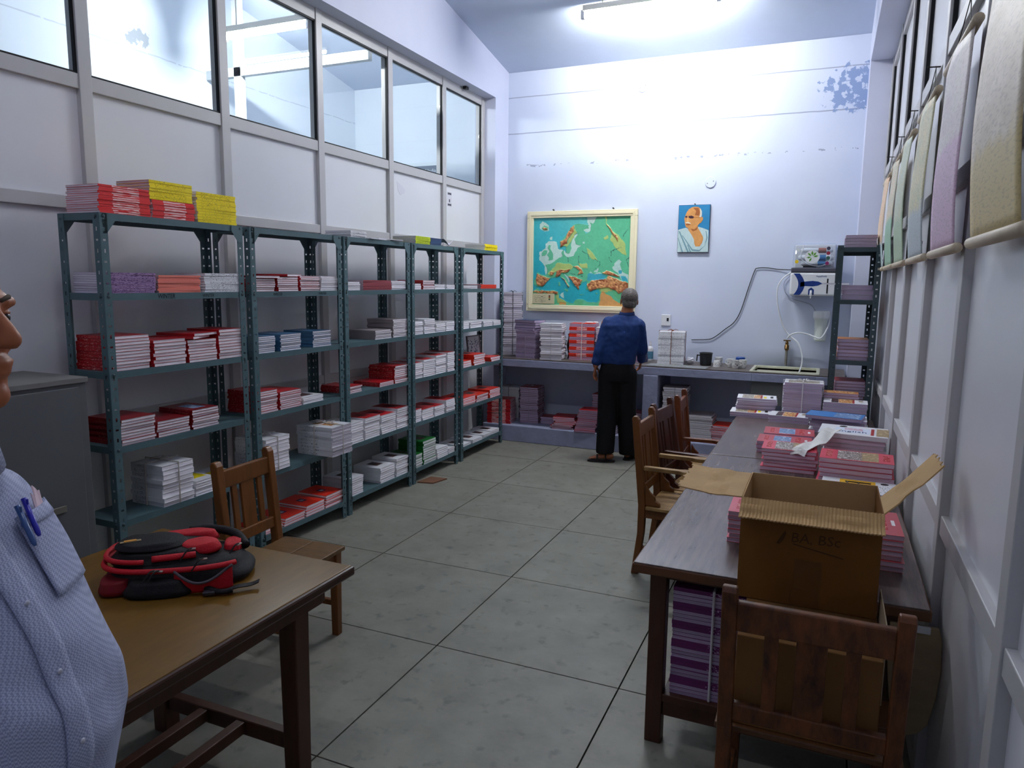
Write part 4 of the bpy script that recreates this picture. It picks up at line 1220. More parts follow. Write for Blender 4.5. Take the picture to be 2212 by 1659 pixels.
part('string', MB().tube([(-0.172, 0, 0.002), (-0.172, 0, 0.43), (0.172, 0, 0.43), (0.172, 0, 0.002)], 0.004, 6), M('white tape', (220, 216, 218), 0.6), b_)
# ------------------------------------------------------------------ raised relief map of Europe
def inpoly(px, py, poly):
    c = np.zeros(px.shape, bool)
    n = len(poly)
    for i in range(n):
        x0, y0 = poly[i]
        x1, y1 = poly[i - 1]
        with np.errstate(divide='ignore', invalid='ignore'):
            c ^= ((y0 > py) != (y1 > py)) & (px < (x1 - x0) * (py - y0) / ((y1 - y0) or 1e-9) + x0)
    return c
LAND = [
 [(880,258),(960,268),(1030,290),(1032,330),(955,345),(990,410),(1060,372),(1065,300),(1040,250),(1090,272),(1150,165),(1640,150),(1640,1510),(1150,1510),(1150,1430),(1175,1290),(1165,1245),(1100,1240),(1040,1272),(990,1235),(1000,1160),(985,1118),(935,1130),(885,1200),(872,1262),(830,1190),(790,1112),(730,1050),(690,1010),(672,1025),(720,1110),(752,1180),(738,1212),(690,1150),(640,1092),(595,1050),(550,1060),(470,1072),(455,1090),(390,1150),(340,1216),(250,1216),(205,1182),(200,1110),(235,1070),(232,1018),(252,990),(350,1025),(395,1025),(412,995),(400,920),(368,880),(430,862),(500,832),(560,780),(640,742),(628,690),(660,640),(665,700),(710,748),(790,745),(830,690),(862,650),(872,608),(925,575),(832,566),(830,480),(870,400),(830,420),(770,560),(785,620),(745,700),(695,690),(680,600),(612,605),(605,520),(660,468),(720,400),(760,322),(830,265)],
 [(430,580),(478,566),(460,622),(492,720),(505,790),(418,812),(442,762),(410,722),(442,670),(415,620)],
 [(330,690),(372,648),(412,668),(396,722),(330,746)], [(328,312),(362,280),(430,298),(422,346),(360,352)],
 [(655,1238),(735,1232),(712,1272)], [(578,1140),(606,1140),(602,1190),(575,1190)], [(895,1312),(955,1316),(952,1328),(898,1326)], [(1102,1300),(1152,1290),(1130,1312)],
 [(180,1290),(245,1240),(330,1262),(560,1270),(592,1310),(582,1370),(652,1400),(702,1440),(802,1452),(822,1400),(932,1388),(1002,1422),(1152,1430),(1152,1512),(170,1512)]]
SHELF = [
 [(388,560),(430,520),(558,518),(578,620),(640,650),(700,690),(760,600),(800,470),(860,400),(832,566),(925,575),(872,620),(830,700),(790,760),(700,760),(560,782),(480,850),(392,872),(412,960),(392,1030),(362,900),(288,800),(298,680),(380,620)],
 [(302,252),(342,220),(442,282),(442,352),(370,372),(308,322)], [(1000,165),(1160,160),(1090,275),(1065,372),(1000,385),(940,340),(1030,330),(1020,280)], [(672,1010),(705,1000),(750,1120),(735,1130)], [(600,1330),(660,1280),(660,1380)], [(1010,1020),(1050,960),(1090,1000),(1030,1030)], [(450,450),(490,450),(485,500),(455,500)]]
SEA2 = [
 [(985,1090),(1010,1020),(1050,970),(1090,1002),(1180,980),(1282,1040),(1240,1086),(1120,1090),(1010,1116)], [(1110,950),(1162,928),(1150,980),(1108,976)],
 [(1368,922),(1400,842),(1450,790),(1482,822),(1460,872),(1480,920),(1520,980),(1592,1010),(1580,1122),(1500,1112),(1470,1040),(1440,992),(1378,950)], [(945,520),(980,520),(975,548),(948,545)]]
SEA2D = [[(1445,950),(1500,945),(1500,1000),(1455,1000)], [(1480,1030),(1545,1035),(1575,1095),(1570,1122),(1500,1110)]]
MTN = [
 [(610,600),(618,520),(690,480),(730,390),(770,320),(832,278),(812,370),(742,470),(700,552),(650,582)], [(538,1042),(545,970),(620,945),(742,938),(732,975),(620,1002),(572,1052)],
 [(790,897),(870,888),(930,930),(942,1002),(868,1022),(900,962),(850,917)], [(240,1010),(350,1040),(460,1080),(390,1150),(330,1205),(262,1190),(240,1110)], [(728,1042),(800,1050),(932,1100),(900,1160),(868,1250),(810,1162)],
 [(1000,1160),(1100,1090),(1280,1080),(1300,1022),(1480,1102),(1580,1142),(1570,1245),(1450,1290),(1300,1202),(1182,1212),(1100,1240),(1040,1270)], [(1220,990),(1280,958),(1462,1030),(1440,1052),(1290,1012)],
 [(590,1050),(650,1082),(742,1190),(732,1210),(640,1102)], [(190,1280),(330,1264),(572,1280),(560,1322),(430,1312),(190,1302)], [(455,980),(520,985),(500,1030),(462,1022)], [(1290,270),(1310,290),(1380,380),(1450,470),(1450,530),(1420,470),(1350,380)], [(350,310),(420,310),(400,345),(355,340)]]
YEL = [
 [(1262,160),(1285,160),(1292,250),(1372,372),(1462,440),(1545,562),(1562,735),(1440,672),(1342,502),(1362,420),(1288,282)], [(1000,620),(1060,660),(1160,810),(1070,790),(1010,690)], [(560,840),(720,850),(790,900),(760,950),(560,960),(470,1040),(420,1010),(520,900)], [(870,850),(1000,860),(1010,920),(920,915)], [(1190,1200),(1380,1190),(1360,1260),(1200,1280)], [(540,1330),(600,1320),(690,1440),(560,1460)], [(640,590),(720,540),(830,330),(850,400),(760,540),(700,610)], [(1240,480),(1300,430),(1320,480),(1260,505)]]
ORG = [[(1188,1310),(1230,1255),(1370,1372),(1440,1440),(1640,1440),(1640,1510),(1160,1495)], [(590,1440),(690,1445),(680,1480),(590,1480)]]
GRN = [[(1350,1222),(1450,1282),(1640,1300),(1640,1400),(1440,1372),(1360,1312)], [(820,1410),(935,1405),(940,1480),(820,1480)]]
GW, GH = 230, 200
MW, MH = 1.128, 0.985
uu, vv = np.meshgrid(np.linspace(0, 1, GW + 1), np.linspace(0, 1, GH + 1))
py_ = 160 + vv * 1330
px_ = (205 - 25 * vv) + uu * ((1640 - 60 * vv) - (205 - 25 * vv))
rs = np.random.RandomState(3)
def vnoise(sc, seed):
    return np.array([[pnoise(Vector((a * sc, b * sc, seed))) for a in np.linspace(0, 1.15, GW + 1)] for b in np.linspace(0, 1, GH + 1)])
n1, n2, n3 = vnoise(14, 1.3), vnoise(38, 7.7), vnoise(5, 3.1)
jx, jy = px_ + n1 * 14 + n2 * 8, py_ - n1 * 12 + n2 * 9
def mask(polys, x=jx, y=jy):
    m_ = np.zeros(px_.shape, bool)
    for p in polys:
        m_ |= inpoly(x, y, p)
    return m_
def lin(r, g, b):
    return np.array(srgb(r, g, b)[:3])
col = np.zeros(px_.shape + (3,))
sea_a, sea_b = lin(40, 168, 180), lin(108, 200, 190)
tt = np.clip(1 - vv * 1.8, 0, 1)[..., None] * np.clip(uu * 1.6, 0.2, 1)[..., None]
col[:] = sea_a * (1 - tt) + sea_b * tt
col[mask(SHELF)] = lin(186, 216, 204)
land = mask(LAND)
col[land] = lin(92, 182, 140)
var = (1 + 0.10 * n2 + 0.05 * n1)[..., None]
yel = mask(YEL) & land
col[yel] = lin(168, 190, 112)
org = mask(ORG) & land
col[org] = lin(206, 154, 92)
col[mask(GRN) & land] = lin(92, 176, 124)
mtn = mask(MTN) & (land | mask([MTN[-1]]))
rid = np.clip(0.5 + 1.2 * n2 + 0.6 * n1, 0, 1)[..., None]
col[mtn] = (lin(150, 84, 52) * (1 - rid) + lin(206, 150, 96) * rid)[mtn]
s2 = mask(SEA2)
col[s2] = lin(176, 208, 198)
col[mask(SEA2[:1]) & (jy > 1000) | mask(SEA2D)] = lin(60, 164, 180)
edge = land ^ (np.roll(land, 1, 0) & np.roll(land, 1, 1) & land)
col[edge & land] *= 0.72
rivers = [[(720,745),(725,830)], [(880,740),(872,800),(885,860)], [(930,660),(960,690),(1020,720),(1030,790)], [(1340,740),(1350,670),(1420,640),(1530,600)], [(1310,760),(1320,800),(1370,840)], [(1500,500),(1540,420),(1620,320)], [(1100,780),(1190,830),(1180,870),(1110,940)], [(750,1000),(800,1010),(870,1030),(960,1040)], [(1560,800),(1600,760)], [(1560,800),(1590,890)]]
for rv in rivers:
    for (xa, ya), (xb, yb) in zip(rv, rv[1:]):
        dx_, dy_ = xb - xa, yb - ya
        q = np.clip(((px_ - xa) * dx_ + (py_ - ya) * dy_) / (dx_ * dx_ + dy_ * dy_), 0, 1)
        dd = np.hypot(px_ + n1 * 14 - (xa + q * dx_), py_ + n2 * 10 - (ya + q * dy_))
        col[dd < 4.5] = lin(52, 92, 92)
col = np.clip(col * var, 0, 1)
hgt = np.where(land, 0.002, 0.0) + np.where(mtn, 0.006 + 0.010 * np.abs(n2) + 0.004 * n1, 0) + np.where(yel, 0.002, 0)
mz0, mz1, mx0, mx1 = 1.405, 2.525, -3.205, -1.932
mp = thing('relief_map', 'framed raised relief map of Europe in blue, green and brown on the back wall', 'map', ((mx0 + mx1) / 2, YB, (mz0 + mz1) / 2))
fw_, fh_ = (mx1 - mx0) / 2, (mz1 - mz0) / 2
CREAM = M('cream painted frame', (232, 224, 190), 0.4, 0.4)
for a, b, c, d in ((-fw_, fw_, fh_ - 0.075, fh_), (-fw_, fw_, -fh_, -fh_ + 0.075), (-fw_, -fw_ + 0.075, -fh_ + 0.075, fh_ - 0.075), (fw_ - 0.075, fw_, -fh_ + 0.075, fh_ - 0.075)):
    rail_ = part('frame_rail', MB().box(a, b, -0.045, -0.006, c, d), CREAM, mp, bevel=0.006)
    if b - a > d - c:
        m_ = (c + d) / 2
        part('moulding', MB().box(a + 0.03, b - 0.03, -0.052, -0.045, m_ - 0.012, m_ + 0.012), CREAM, rail_, bevel=0.003)
    else:
        m_ = (a + b) / 2
        part('moulding', MB().box(m_ - 0.012, m_ + 0.012, -0.052, -0.045, c - 0.03, d + 0.03), CREAM, rail_, bevel=0.003)
part('backing_board', MB().box(-fw_ + 0.01, fw_ - 0.01, -0.008, -0.001, -fh_ + 0.01, fh_ - 0.01), M('hardboard', (96, 74, 50)), mp)
tw_, th_ = fw_ - 0.070, fh_ - 0.070
vs = [(-tw_ + 2 * tw_ * uu[j, i], -0.022 - hgt[j, i], th_ - 2 * th_ * vv[j, i]) for j in range(GH + 1) for i in range(GW + 1)]
gm = MB()
gm.v = vs
gm.f = [(j * (GW + 1) + i, (j + 1) * (GW + 1) + i, (j + 1) * (GW + 1) + i + 1, j * (GW + 1) + i + 1) for j in range(GH) for i in range(GW)]
gm.m = [0] * len(gm.f)
mm = M('map print', (200, 200, 200), 0.4, 0.4)
ca = mm.node_tree.nodes.new('ShaderNodeVertexColor')
ca.layer_name = 'print'
mm.node_tree.links.new(ca.outputs[0], mm.node_tree.nodes['Principled BSDF'].inputs['Base Color'])
gme = gm.mesh('relief_sheet', mm, smooth=True, fix=False)
at = gme.color_attributes.new('print', 'FLOAT_COLOR', 'POINT')
at.data.foreach_set('color', np.concatenate([col.reshape(-1, 3), np.ones((col.shape[0] * col.shape[1], 1))], 1).ravel().astype(np.float32))
link('relief_sheet', gme, mp)
lg = part('legend_panel', MB().box(-tw_ + 0.005, -tw_ + 0.27, -0.040, -0.024, -th_ + 0.015, -th_ + 0.13), M('legend buff', (206, 198, 160), 0.5), mp)
part('legend_lines', MB().box(-tw_ + 0.03, -tw_ + 0.17, -0.0404, -0.040, -th_ + 0.03, -th_ + 0.11), MPRINT('legend type', (206, 198, 160), (140, 134, 110), (30, 1, 220), 0.56), lg)
for k, c in enumerate(((60, 40, 30), (150, 60, 40), (120, 140, 60), (40, 60, 60))):
    part('legend_swatch', MB().box(-tw_ + 0.205, -tw_ + 0.225, -0.0405, -0.040, -th_ + 0.10 - k * 0.014, -th_ + 0.112 - k * 0.014), M('swatch %d' % k, c), lg)
for x in (-0.33, 0.36):
    part('hanging_nail', MB().tube([(x, 0.0, fh_ + 0.012), (x, -0.03, fh_ + 0.014)], 0.008, 8), M('dark iron', (40, 36, 36), 0.5), mp)

# ------------------------------------------------------------------ portrait (generic)
pt = thing('portrait_painting', 'small painted portrait of a bald bespectacled man in a white shawl', 'painting', (-1.338, YB - 0.001, 2.305))
SKN, SKS, SHW, SHD = M('painted skin', (206, 146, 84), 0.5, var=0.15, vscale=18), M('painted skin shade', (156, 92, 48), 0.5), M('painted shawl', (184, 206, 206), 0.5, var=0.10, vscale=25, stretch=(3, 1, 0.7)), M('painted shawl fold', (112, 148, 158), 0.5)
PW, PHH = 0.1615, 0.243
part('canvas', MB().box(-PW, PW, -0.026, 0.0, -PHH, PHH), M('dark canvas edge', (44, 46, 66), 0.6), pt, bevel=0.002)
bgm = M('painted blue ground', (44, 124, 170), 0.5, var=0.16, vscale=6)
part('painted_ground', MB().box(-PW + 0.003, PW - 0.003, -0.0265, -0.026, -PHH + 0.003, PHH - 0.003), bgm, pt)
def pp(pts, mat, lay, name):
    # points in the crop frame: x 100..1000 (left..right), y 160..1370
    q = []
    for x, y in pts:
        l = 175 - (y - 160) * 0.068
        q.append((max(-PW + 0.003, min(PW - 0.003, -PW + (x - l) / 850.0 * 2 * PW)), max(-PHH + 0.003, min(PHH - 0.003, PHH - (y - 155) / 1215.0 * 2 * PHH))))
    part(name, MB().prism(q, -0.0265 - 0.0005 * lay, -0.0263, 'y'), mat, pt)
pp([(100,790),(200,770),(350,735),(430,770),(600,720),(665,710),(790,745),(960,810),(960,1370),(90,1370)], SHW, 1, 'painted_shawl')
pp([(400,770),(470,730),(560,690),(665,640),(665,720),(730,830),(800,960),(812,1030),(780,1130),(710,1220),(600,1220),(570,1150),(560,1030),(500,920)], SKN, 2, 'painted_chest')
pp([(470,760),(580,780),(690,700),(640,800),(540,830)], SKS, 3, 'painted_neck_shade')
pp([(600,205),(700,215),(770,270),(792,380),(780,480),(740,600),(680,680),(620,730),(500,770),(420,755),(350,715),(330,640),(322,560),(316,500),(345,430),(380,350),(440,270),(520,220)], SKN, 4, 'painted_head')
pp([(745,240),(790,320),(790,420),(760,480),(720,470),(745,380)], M('painted grey hair', (206, 206, 196), 0.5), 5, 'painted_hair')
pp([(760,480),(815,470),(815,540),(760,620),(690,640),(700,590),(735,540)], SKN, 5, 'painted_ear')
pp([(560,230),(700,235),(740,330),(720,440),(600,420),(640,320)], SKS, 5, 'painted_brow_shade')
pp([(430,440),(520,430),(580,460),(560,500),(480,505),(435,480)], M('painted lens', (70, 46, 60), 0.4), 5, 'painted_lens')
pp([(335,440),(395,430),(400,470),(350,490)], M('painted lens', (70, 46, 60), 0.4), 5, 'painted_lens')
pp([(560,470),(770,478),(770,490),(560,482)], SKS, 6, 'painted_spectacle_arm')
pp([(345,600),(420,585),(480,615),(490,640),(400,625),(350,625)], M('painted moustache', (224, 214, 190), 0.5), 6, 'painted_moustache')
pp([(350,630),(480,645),(440,680),(360,670)], SKS, 5, 'painted_mouth')
pp([(395,480),(420,490),(440,570),(400,585),(370,570)], M('painted nose light', (226, 172, 108), 0.5), 6, 'painted_nose')
for a in ([(150,820),(190,830),(420,1370),(370,1370)], [(240,930),(260,930),(520,1290),(700,1310),(880,1180),(700,1345),(500,1330)], [(120,1000),(140,1000),(260,1370),(220,1370)], [(880,820),(900,830),(930,1000),(840,1240),(900,1000)], [(380,1180),(400,1170),(480,1370),(440,1370)]):
    pp(a, SHD, 2, 'painted_fold')
part('hanging_nail', MB().tube([(0, -0.001, PHH + 0.008), (0, -0.02, PHH + 0.009)], 0.006, 8), M('dark iron', (40, 36, 36), 0.5), pt)

# ------------------------------------------------------------------ rolled wall charts on the right
WOODR = M('pale turned wood', (196, 180, 154), 0.5, 0.3, var=0.1, vscale=8)
def chart_mat(name, body, tint, lower, lz):
    """printed chart: streaky field above, a second tone below height lz (local z), type-like grain"""
    m = M(name, body, 0.5, 0.3, var=0.08, vscale=4, stretch=(1, 1.0, 2.5), col2=tint)
    nt = m.node_tree
    b = nt.nodes['Principled BSDF']
    src = b.inputs['Base Color'].links[0].from_socket
    tc = nt.nodes.new('ShaderNodeTexCoord')
    sp_ = nt.nodes.new('ShaderNodeSeparateXYZ')
    nt.links.new(tc.outputs['Object'], sp_.inputs[0])
    ns = nt.nodes.new('ShaderNodeTexNoise')
    ns.inputs['Scale'].default_value = 9
    nt.links.new(tc.outputs['Object'], ns.inputs['Vector'])
    ad = nt.nodes.new('ShaderNodeMath')
    ad.operation = 'MULTIPLY_ADD'
    ad.inputs[1].default_value = 0.12
    nt.links.new(ns.outputs['Fac'], ad.inputs[0])
    nt.links.new(sp_.outputs['Z'], ad.inputs[2])
    lt_ = nt.nodes.new('ShaderNodeMapRange')
    lt_.inputs['From Min'].default_value = lz + 0.08
    lt_.inputs['From Max'].default_value = lz + 0.04
    nt.links.new(ad.outputs[0], lt_.inputs['Value'])
    mx = nt.nodes.new('ShaderNodeMix')
    mx.data_type = 'RGBA'
    nt.links.new(lt_.outputs[0], mx.inputs['Factor'])
    nt.links.new(src, mx.inputs['A'])
    mx.inputs['B'].default_value = srgb(*lower)
    mp_ = nt.nodes.new('ShaderNodeMapping')
    mp_.inputs['Scale'].default_value = (1, 26, 150)
    nt.links.new(tc.outputs['Object'], mp_.inputs['Vector'])
    tx = nt.nodes.new('ShaderNodeTexNoise')
    tx.inputs['Scale'].default_value = 1
    nt.links.new(mp_.outputs[0], tx.inputs['Vector'])
    th = nt.nodes.new('ShaderNodeMapRange')
    th.inputs['From Min'].default_value = 0.52
    th.inputs['From Max'].default_value = 0.62
    th.inputs['To Max'].default_value = 0.28
    nt.links.new(tx.outputs['Fac'], th.inputs['Value'])
    m2 = nt.nodes.new('ShaderNodeMix')
    m2.data_type = 'RGBA'
    nt.links.new(th.outputs[0], m2.inputs['Factor'])
    nt.links.new(mx.outputs['Result'], m2.inputs['A'])
    m2.inputs['B'].default_value = srgb(120, 110, 96)
    nt.links.new(m2.outputs['Result'], b.inputs['Base Color'])
    return m
charts = [
 (1.79, 2.37, (214, 202, 184), (192, 176, 150), (202, 182, 128), 0.22, 'large buff and cream wall chart hanging nearest the camera on the partition'),
 (2.66, 3.24, (206, 200, 190), (196, 180, 186), (204, 172, 194), 0.36, 'wall chart with a mauve lower half, second along the partition'),
 (3.52, 4.12, (212, 196, 152), (182, 190, 160), (176, 186, 190), 0.22, 'yellow wall chart with green and blue patches, third along the partition'),
 (4.42, 5.00, (184, 198, 184), (200, 196, 160), (168, 188, 158), 0.25, 'pale green wall chart, fourth along the partition'),
 (5.20, 5.78, (214, 190, 164), (176, 190, 170), (150, 186, 158), 0.30, 'orange-green wall chart, fifth along the partition'),
 (6.02, 6.60, (222, 178, 142), (196, 186, 160), (186, 206, 206), 0.2, 'wall chart at the far end of the partition by the end-on rack')]
for k, (ya, yb, c0_, c1_, c2_, lz, lb) in enumerate(charts):
    yc, hw = (ya + yb) / 2, (yb - ya) / 2
    zt_, zb_ = 2.535 + (0.05 if k == 0 else 0), 1.865
    t = thing('wall_chart', lb, 'chart', (PR - 0.03, yc, zb_), group='rolled wall charts on the partition')
    H = zt_ - zb_
    ph_ = R.uniform(0, 3)
    sh_ = MB().grid(lambda u, v: (-0.004 - 0.020 * math.sin(PI * v) * (0.6 + 0.5 * math.sin(2.2 * v + ph_)) - 0.012 * math.sin(PI * u) * v, -hw + 2 * hw * u, H * v), 10, 18)
    part('chart_sheet', sh_, chart_mat('chart print %d' % k, c0_, c1_, c2_, lz), t, smooth=True, solid=0.0015)
    part('margin', MB().box(-0.0075, -0.0055, -hw + 0.02, hw - 0.02, 0.055, 0.068), M('chart margin grey', (130, 126, 126)), t)
    for z, nm in ((0, 'bottom_rod'), (H, 'top_rod')):
        part(nm, MB().tube([(0, -hw - 0.03, z), (0, -hw - 0.022, z), (0, hw + 0.022, z), (0, hw + 0.03, z)], [0.010, 0.0165, 0.0165, 0.010], 12), WOODR, t, smooth=True)
    part('hanging_loop', MB().tube([(0.0, -0.16, H + 0.01), (0.015, 0, 2.70 - zb_), (0.0, 0.16, H + 0.01)], 0.0018, 5).tube([(0.032, 0, 2.70 - zb_), (-0.02, 0, 2.702 - zb_)], 0.003, 6), M('dark iron', (40, 36, 36), 0.5), t)

# ------------------------------------------------------------------ water purifier, filter, hoses, tap
WPL = M('white gloss plastic', (218, 220, 222), 0.3, 0.5)
CLR = MGLASS('clear plastic dome', (0.9, 0.92, 0.95, 1), 0.12, 0.08)
DBL = M('deep blue print', (24, 52, 120), 0.35, 0.4, var=0.3, vscale=30)
GRY = M('dark grey plastic', (74, 74, 84), 0.4, 0.4)
wp = thing('water_purifier', 'wall-mounted water purifier with clear dome above the sink', 'water purifier', (-0.150, YB, 1.60))
cw = 0.205
part('lower_body', MB().box(-cw, cw, -0.245, -0.004, 0.035, 0.255), WPL, wp, bevel=0.018, seg=3)
part('back_plate', MB().box(-cw + 0.02, cw - 0.02, -0.05, -0.002, 0.25, 0.53), WPL, wp, bevel=0.01)
part('divider', MB().box(-cw + 0.002, cw - 0.002, -0.24, -0.01, 0.255, 0.305), GRY, wp, bevel=0.012)
sec = []
for k in range(9):
    a = PI / 2 * k / 8
    sec.append((-0.235 + 0.17 * (1 - math.cos(a)), 0.305 + 0.235 * math.sin(a)))
dm = MB()
prof = sec + [(-0.012, 0.54), (-0.012, 0.305)]
dm.prism([(y, z) for y, z in prof], -cw + 0.012, cw - 0.012, 'x')
part('dome', dm, CLR, wp, smooth=False, bevel=0.03, seg=4)
for z, r_, c, x0, x1 in ((0.47, 0.024, (214, 218, 220), -0.13, 0.16), (0.40, 0.028, (214, 218, 220), -0.15, 0.17), (0.345, 0.024, (200, 206, 206), -0.12, 0.16)):
    cn = part('filter_cartridge', MB().tube([(x0, -0.13, z), (x0 + 0.02, -0.13, z), (x1 - 0.02, -0.13, z), (x1, -0.13, z)], [r_ * 0.6, r_, r_, r_ * 0.6], 14), M('cartridge %d' % int(z * 100), c, 0.4), wp, smooth=True)
    part('label_band', MB().tube([(0.03, -0.13, z), (0.10, -0.13, z)], r_ + 0.001, 14), M('band %d' % int(z * 100), ((196, 120, 70), (60, 120, 170), (150, 90, 70))[int(z * 100) % 3], 0.5), cn)
part('pump', MB().tube([(-0.10, -0.10, 0.33), (0.02, -0.10, 0.33)], 0.035, 14), GRY, wp)
part('inner_tube', MB().tube(smoothpath([(-0.10, -0.19, 0.52), (-0.12, -0.2, 0.40), (-0.05, -0.21, 0.335), (0.06, -0.21, 0.32), (0.13, -0.2, 0.36), (0.15, -0.19, 0.44)]), 0.005, 6), WPL, wp)
# stickers on the dome: leaf sticker, round marks
lf = MB()
for a, rr in ((0.2, .05), (0.9, .05), (1.6, .052), (2.4, .05), (3.3, .045), (4.2, .045)):
    q = [(-0.02 + math.cos(a + b) * rr * c, 0.405 + math.sin(a + b) * rr * c) for b, c in ((0, .2), (.28, .7), (0, 1.15), (-.28, .7))]
    lf.prism(q, -0.2385, -0.2375, 'y')
dst = part('leaf_sticker', MB().prism([(-0.02 + 0.068 * math.cos(t * 0.4), 0.405 + 0.062 * math.sin(t * 0.4)) for t in range(16)], -0.2375, -0.2365, 'y'), WPL, wp)
part('leaf_print', lf, M('leaf green', (86, 140, 50), 0.4), dst)
for k, (x, z, c) in enumerate(((0.12, 0.485, (60, 60, 80)), (0.12, 0.44, (140, 40, 60)), (0.12, 0.395, (50, 90, 80)), (0.115, 0.345, (130, 40, 90)), (-0.155, 0.36, (224, 190, 30)), (-0.15, 0.47, (214, 220, 220)))):
    part('round_sticker', MB().lathe([(0.017, -0.001), (0.017, 0.001)], 14, (x, -0.237, z), axis='y'), M('sticker %d' % k, c, 0.4), wp)
wv = MB()
def band(fx, a, b, z0, z1):
    n = 10
    L_, R_ = [], []
    for k in range(n + 1):
        z = z0 + (z1 - z0) * k / n
        x = fx(k / n)
        L_.append((x - a, z)); R_.append((x + a, z))
    wv.prism(L_ + R_[::-1], -0.2462, -0.2448, 'y')
band(lambda t: -0.10 - 0.05 * t ** 2, 0.028, 0, 0.14, 0.248)
band(lambda t: -0.10 - 0.04 * (1 - t) ** 2, 0.028, 0, 0.042, 0.14)
wv.prism([(-0.11, 0.165), (-0.06, 0.172), (0.0, 0.178), (0.05, 0.172), (0.085, 0.155), (0.05, 0.135), (0.0, 0.125), (-0.06, 0.128), (-0.11, 0.12)], -0.2462, -0.2448, 'y')
part('wave_print', wv, DBL, wp)
part('level_window', MB().box(0.125, 0.138, -0.2465, -0.2448, 0.06, 0.20), BLACKP, wp)
ar_ = part('tap_recess', MB().prism([(-0.035, 0.045), (0.015, 0.045), (0.015, 0.095), (-0.01, 0.115), (-0.035, 0.095)], -0.2464, -0.2448, 'y'), DBL, wp)
part('spout', MB().tube([(-0.01, -0.252, 0.085), (-0.01, -0.262, 0.06), (-0.01, -0.262, 0.035)], 0.011, 10).tube([(-0.01, -0.262, 0.035), (-0.01, -0.262, 0.012)], 0.006, 8), WPL, wp)
text('logo_word', 'AquaFresh', 0.022, frame((0.075, -0.2465, 0.222), (1, 0, 0), (0, 0, 1)), DBL, wp)
fc = thing('filter_canister', 'white pre-filter canister hanging on the wall below the purifier', 'filter', (-0.052, 7.78, 1.19))
part('canister', MB().lathe([(0.045, 0.0), (0.056, 0.012), (0.060, 0.20), (0.066, 0.215), (0.066, 0.235)], 20), M('milky plastic', (206, 212, 206), 0.3, 0.4), fc, smooth=False)
part('cap', MB().lathe([(0.072, 0.225), (0.075, 0.24), (0.075, 0.285), (0.068, 0.295)], 20), WPL, fc)
part('bracket', MB().box(-0.03, 0.03, 0.03, 0.0695, 0.24, 0.29), WPL, fc)
HOSE = M('white hose', (220, 222, 226), 0.35, 0.4)
yw = 7.775
def hose(label, pts, r_, mat, cat='hose', name='hose'):
    return tag(part(name, MB().tube(smoothpath(pts), r_, 8), mat, None, smooth=True), label, cat)
hose('white drain hose looping from the purifier down into the sink', [(-0.355, 7.80, 1.862), (-0.43, yw, 1.80), (-0.475, yw, 1.70), (-0.463, yw, 1.53), (-0.41, yw, 1.35), (-0.345, yw, 1.245), (-0.25, 7.72, 1.17), (-0.205, 7.70, 1.06), (-0.20, 7.68, 0.96), (-0.225, 7.64, 0.86)], 0.007, HOSE)
hose('white supply hose arching from the brass tap to the canister', [(-0.355, 7.775, 1.205), (-0.32, yw - 0.02, 1.245), (-0.25, yw - 0.03, 1.268), (-0.16, yw - 0.03, 1.254), (-0.10, yw - 0.06, 1.235), (-0.045, yw - 0.08, 1.225), (0.0, yw - 0.07, 1.30), (0.022, 7.765, 1.38), (0.024, 7.78, 1.46)], 0.007, HOSE)
hose('thin grey hose curving behind from the purifier to the canister', [(-0.355, 7.835, 1.84), (-0.42, 7.835, 1.76), (-0.40, 7.835, 1.66), (-0.33, 7.835, 1.60), (-0.24, 7.83, 1.575), (-0.15, 7.82, 1.54), (-0.11, 7.79, 1.48)], 0.005, M('grey hose', (168, 172, 190), 0.4))
hose('black power cable draped along the wall to the purifier', [(-1.31, 7.838, 1.146), (-1.16, 7.838, 1.155), (-1.08, 7.838, 1.179), (-0.97, 7.838, 1.27), (-0.88, 7.838, 1.35), (-0.82, 7.838, 1.475), (-0.76, 7.838, 1.70), (-0.71, 7.838, 1.87), (-0.685, 7.838, 1.90), (-0.60, 7.838, 1.905), (-0.48, 7.838, 1.89), (-0.358, 7.82, 1.885)], 0.0042, M('black cable', (34, 34, 40), 0.5), 'cable', 'power_cable')
tp = thing('wall_tap', 'tarnished brass tap on its stub pipe behind the sink', 'tap', (-0.355, 7.81, 0.94))
BRASS = M('tarnished brass', (112, 84, 44), 0.4, 0.5, 0.7, var=0.3, vscale=40)
part('pipe', MB().tube([(0, 0, -0.016), (0, 0, 0.15)], 0.013, 10), M('scaled grey pipe', (120, 118, 112), 0.7, var=0.2, vscale=30), tp)
part('tap_body', MB().lathe([(0.014, 0.14), (0.022, 0.155), (0.022, 0.19), (0.014, 0.20), (0.017, 0.215), (0.010, 0.235)], 12), BRASS, tp)
part('spout', MB().tube([(0, -0.01, 0.18), (0, -0.05, 0.185), (0, -0.07, 0.16)], 0.011, 8), BRASS, tp)
part('handle', MB().box(-0.035, 0.035, -0.006, 0.006, 0.235, 0.247), BRASS, tp, bevel=0.003)

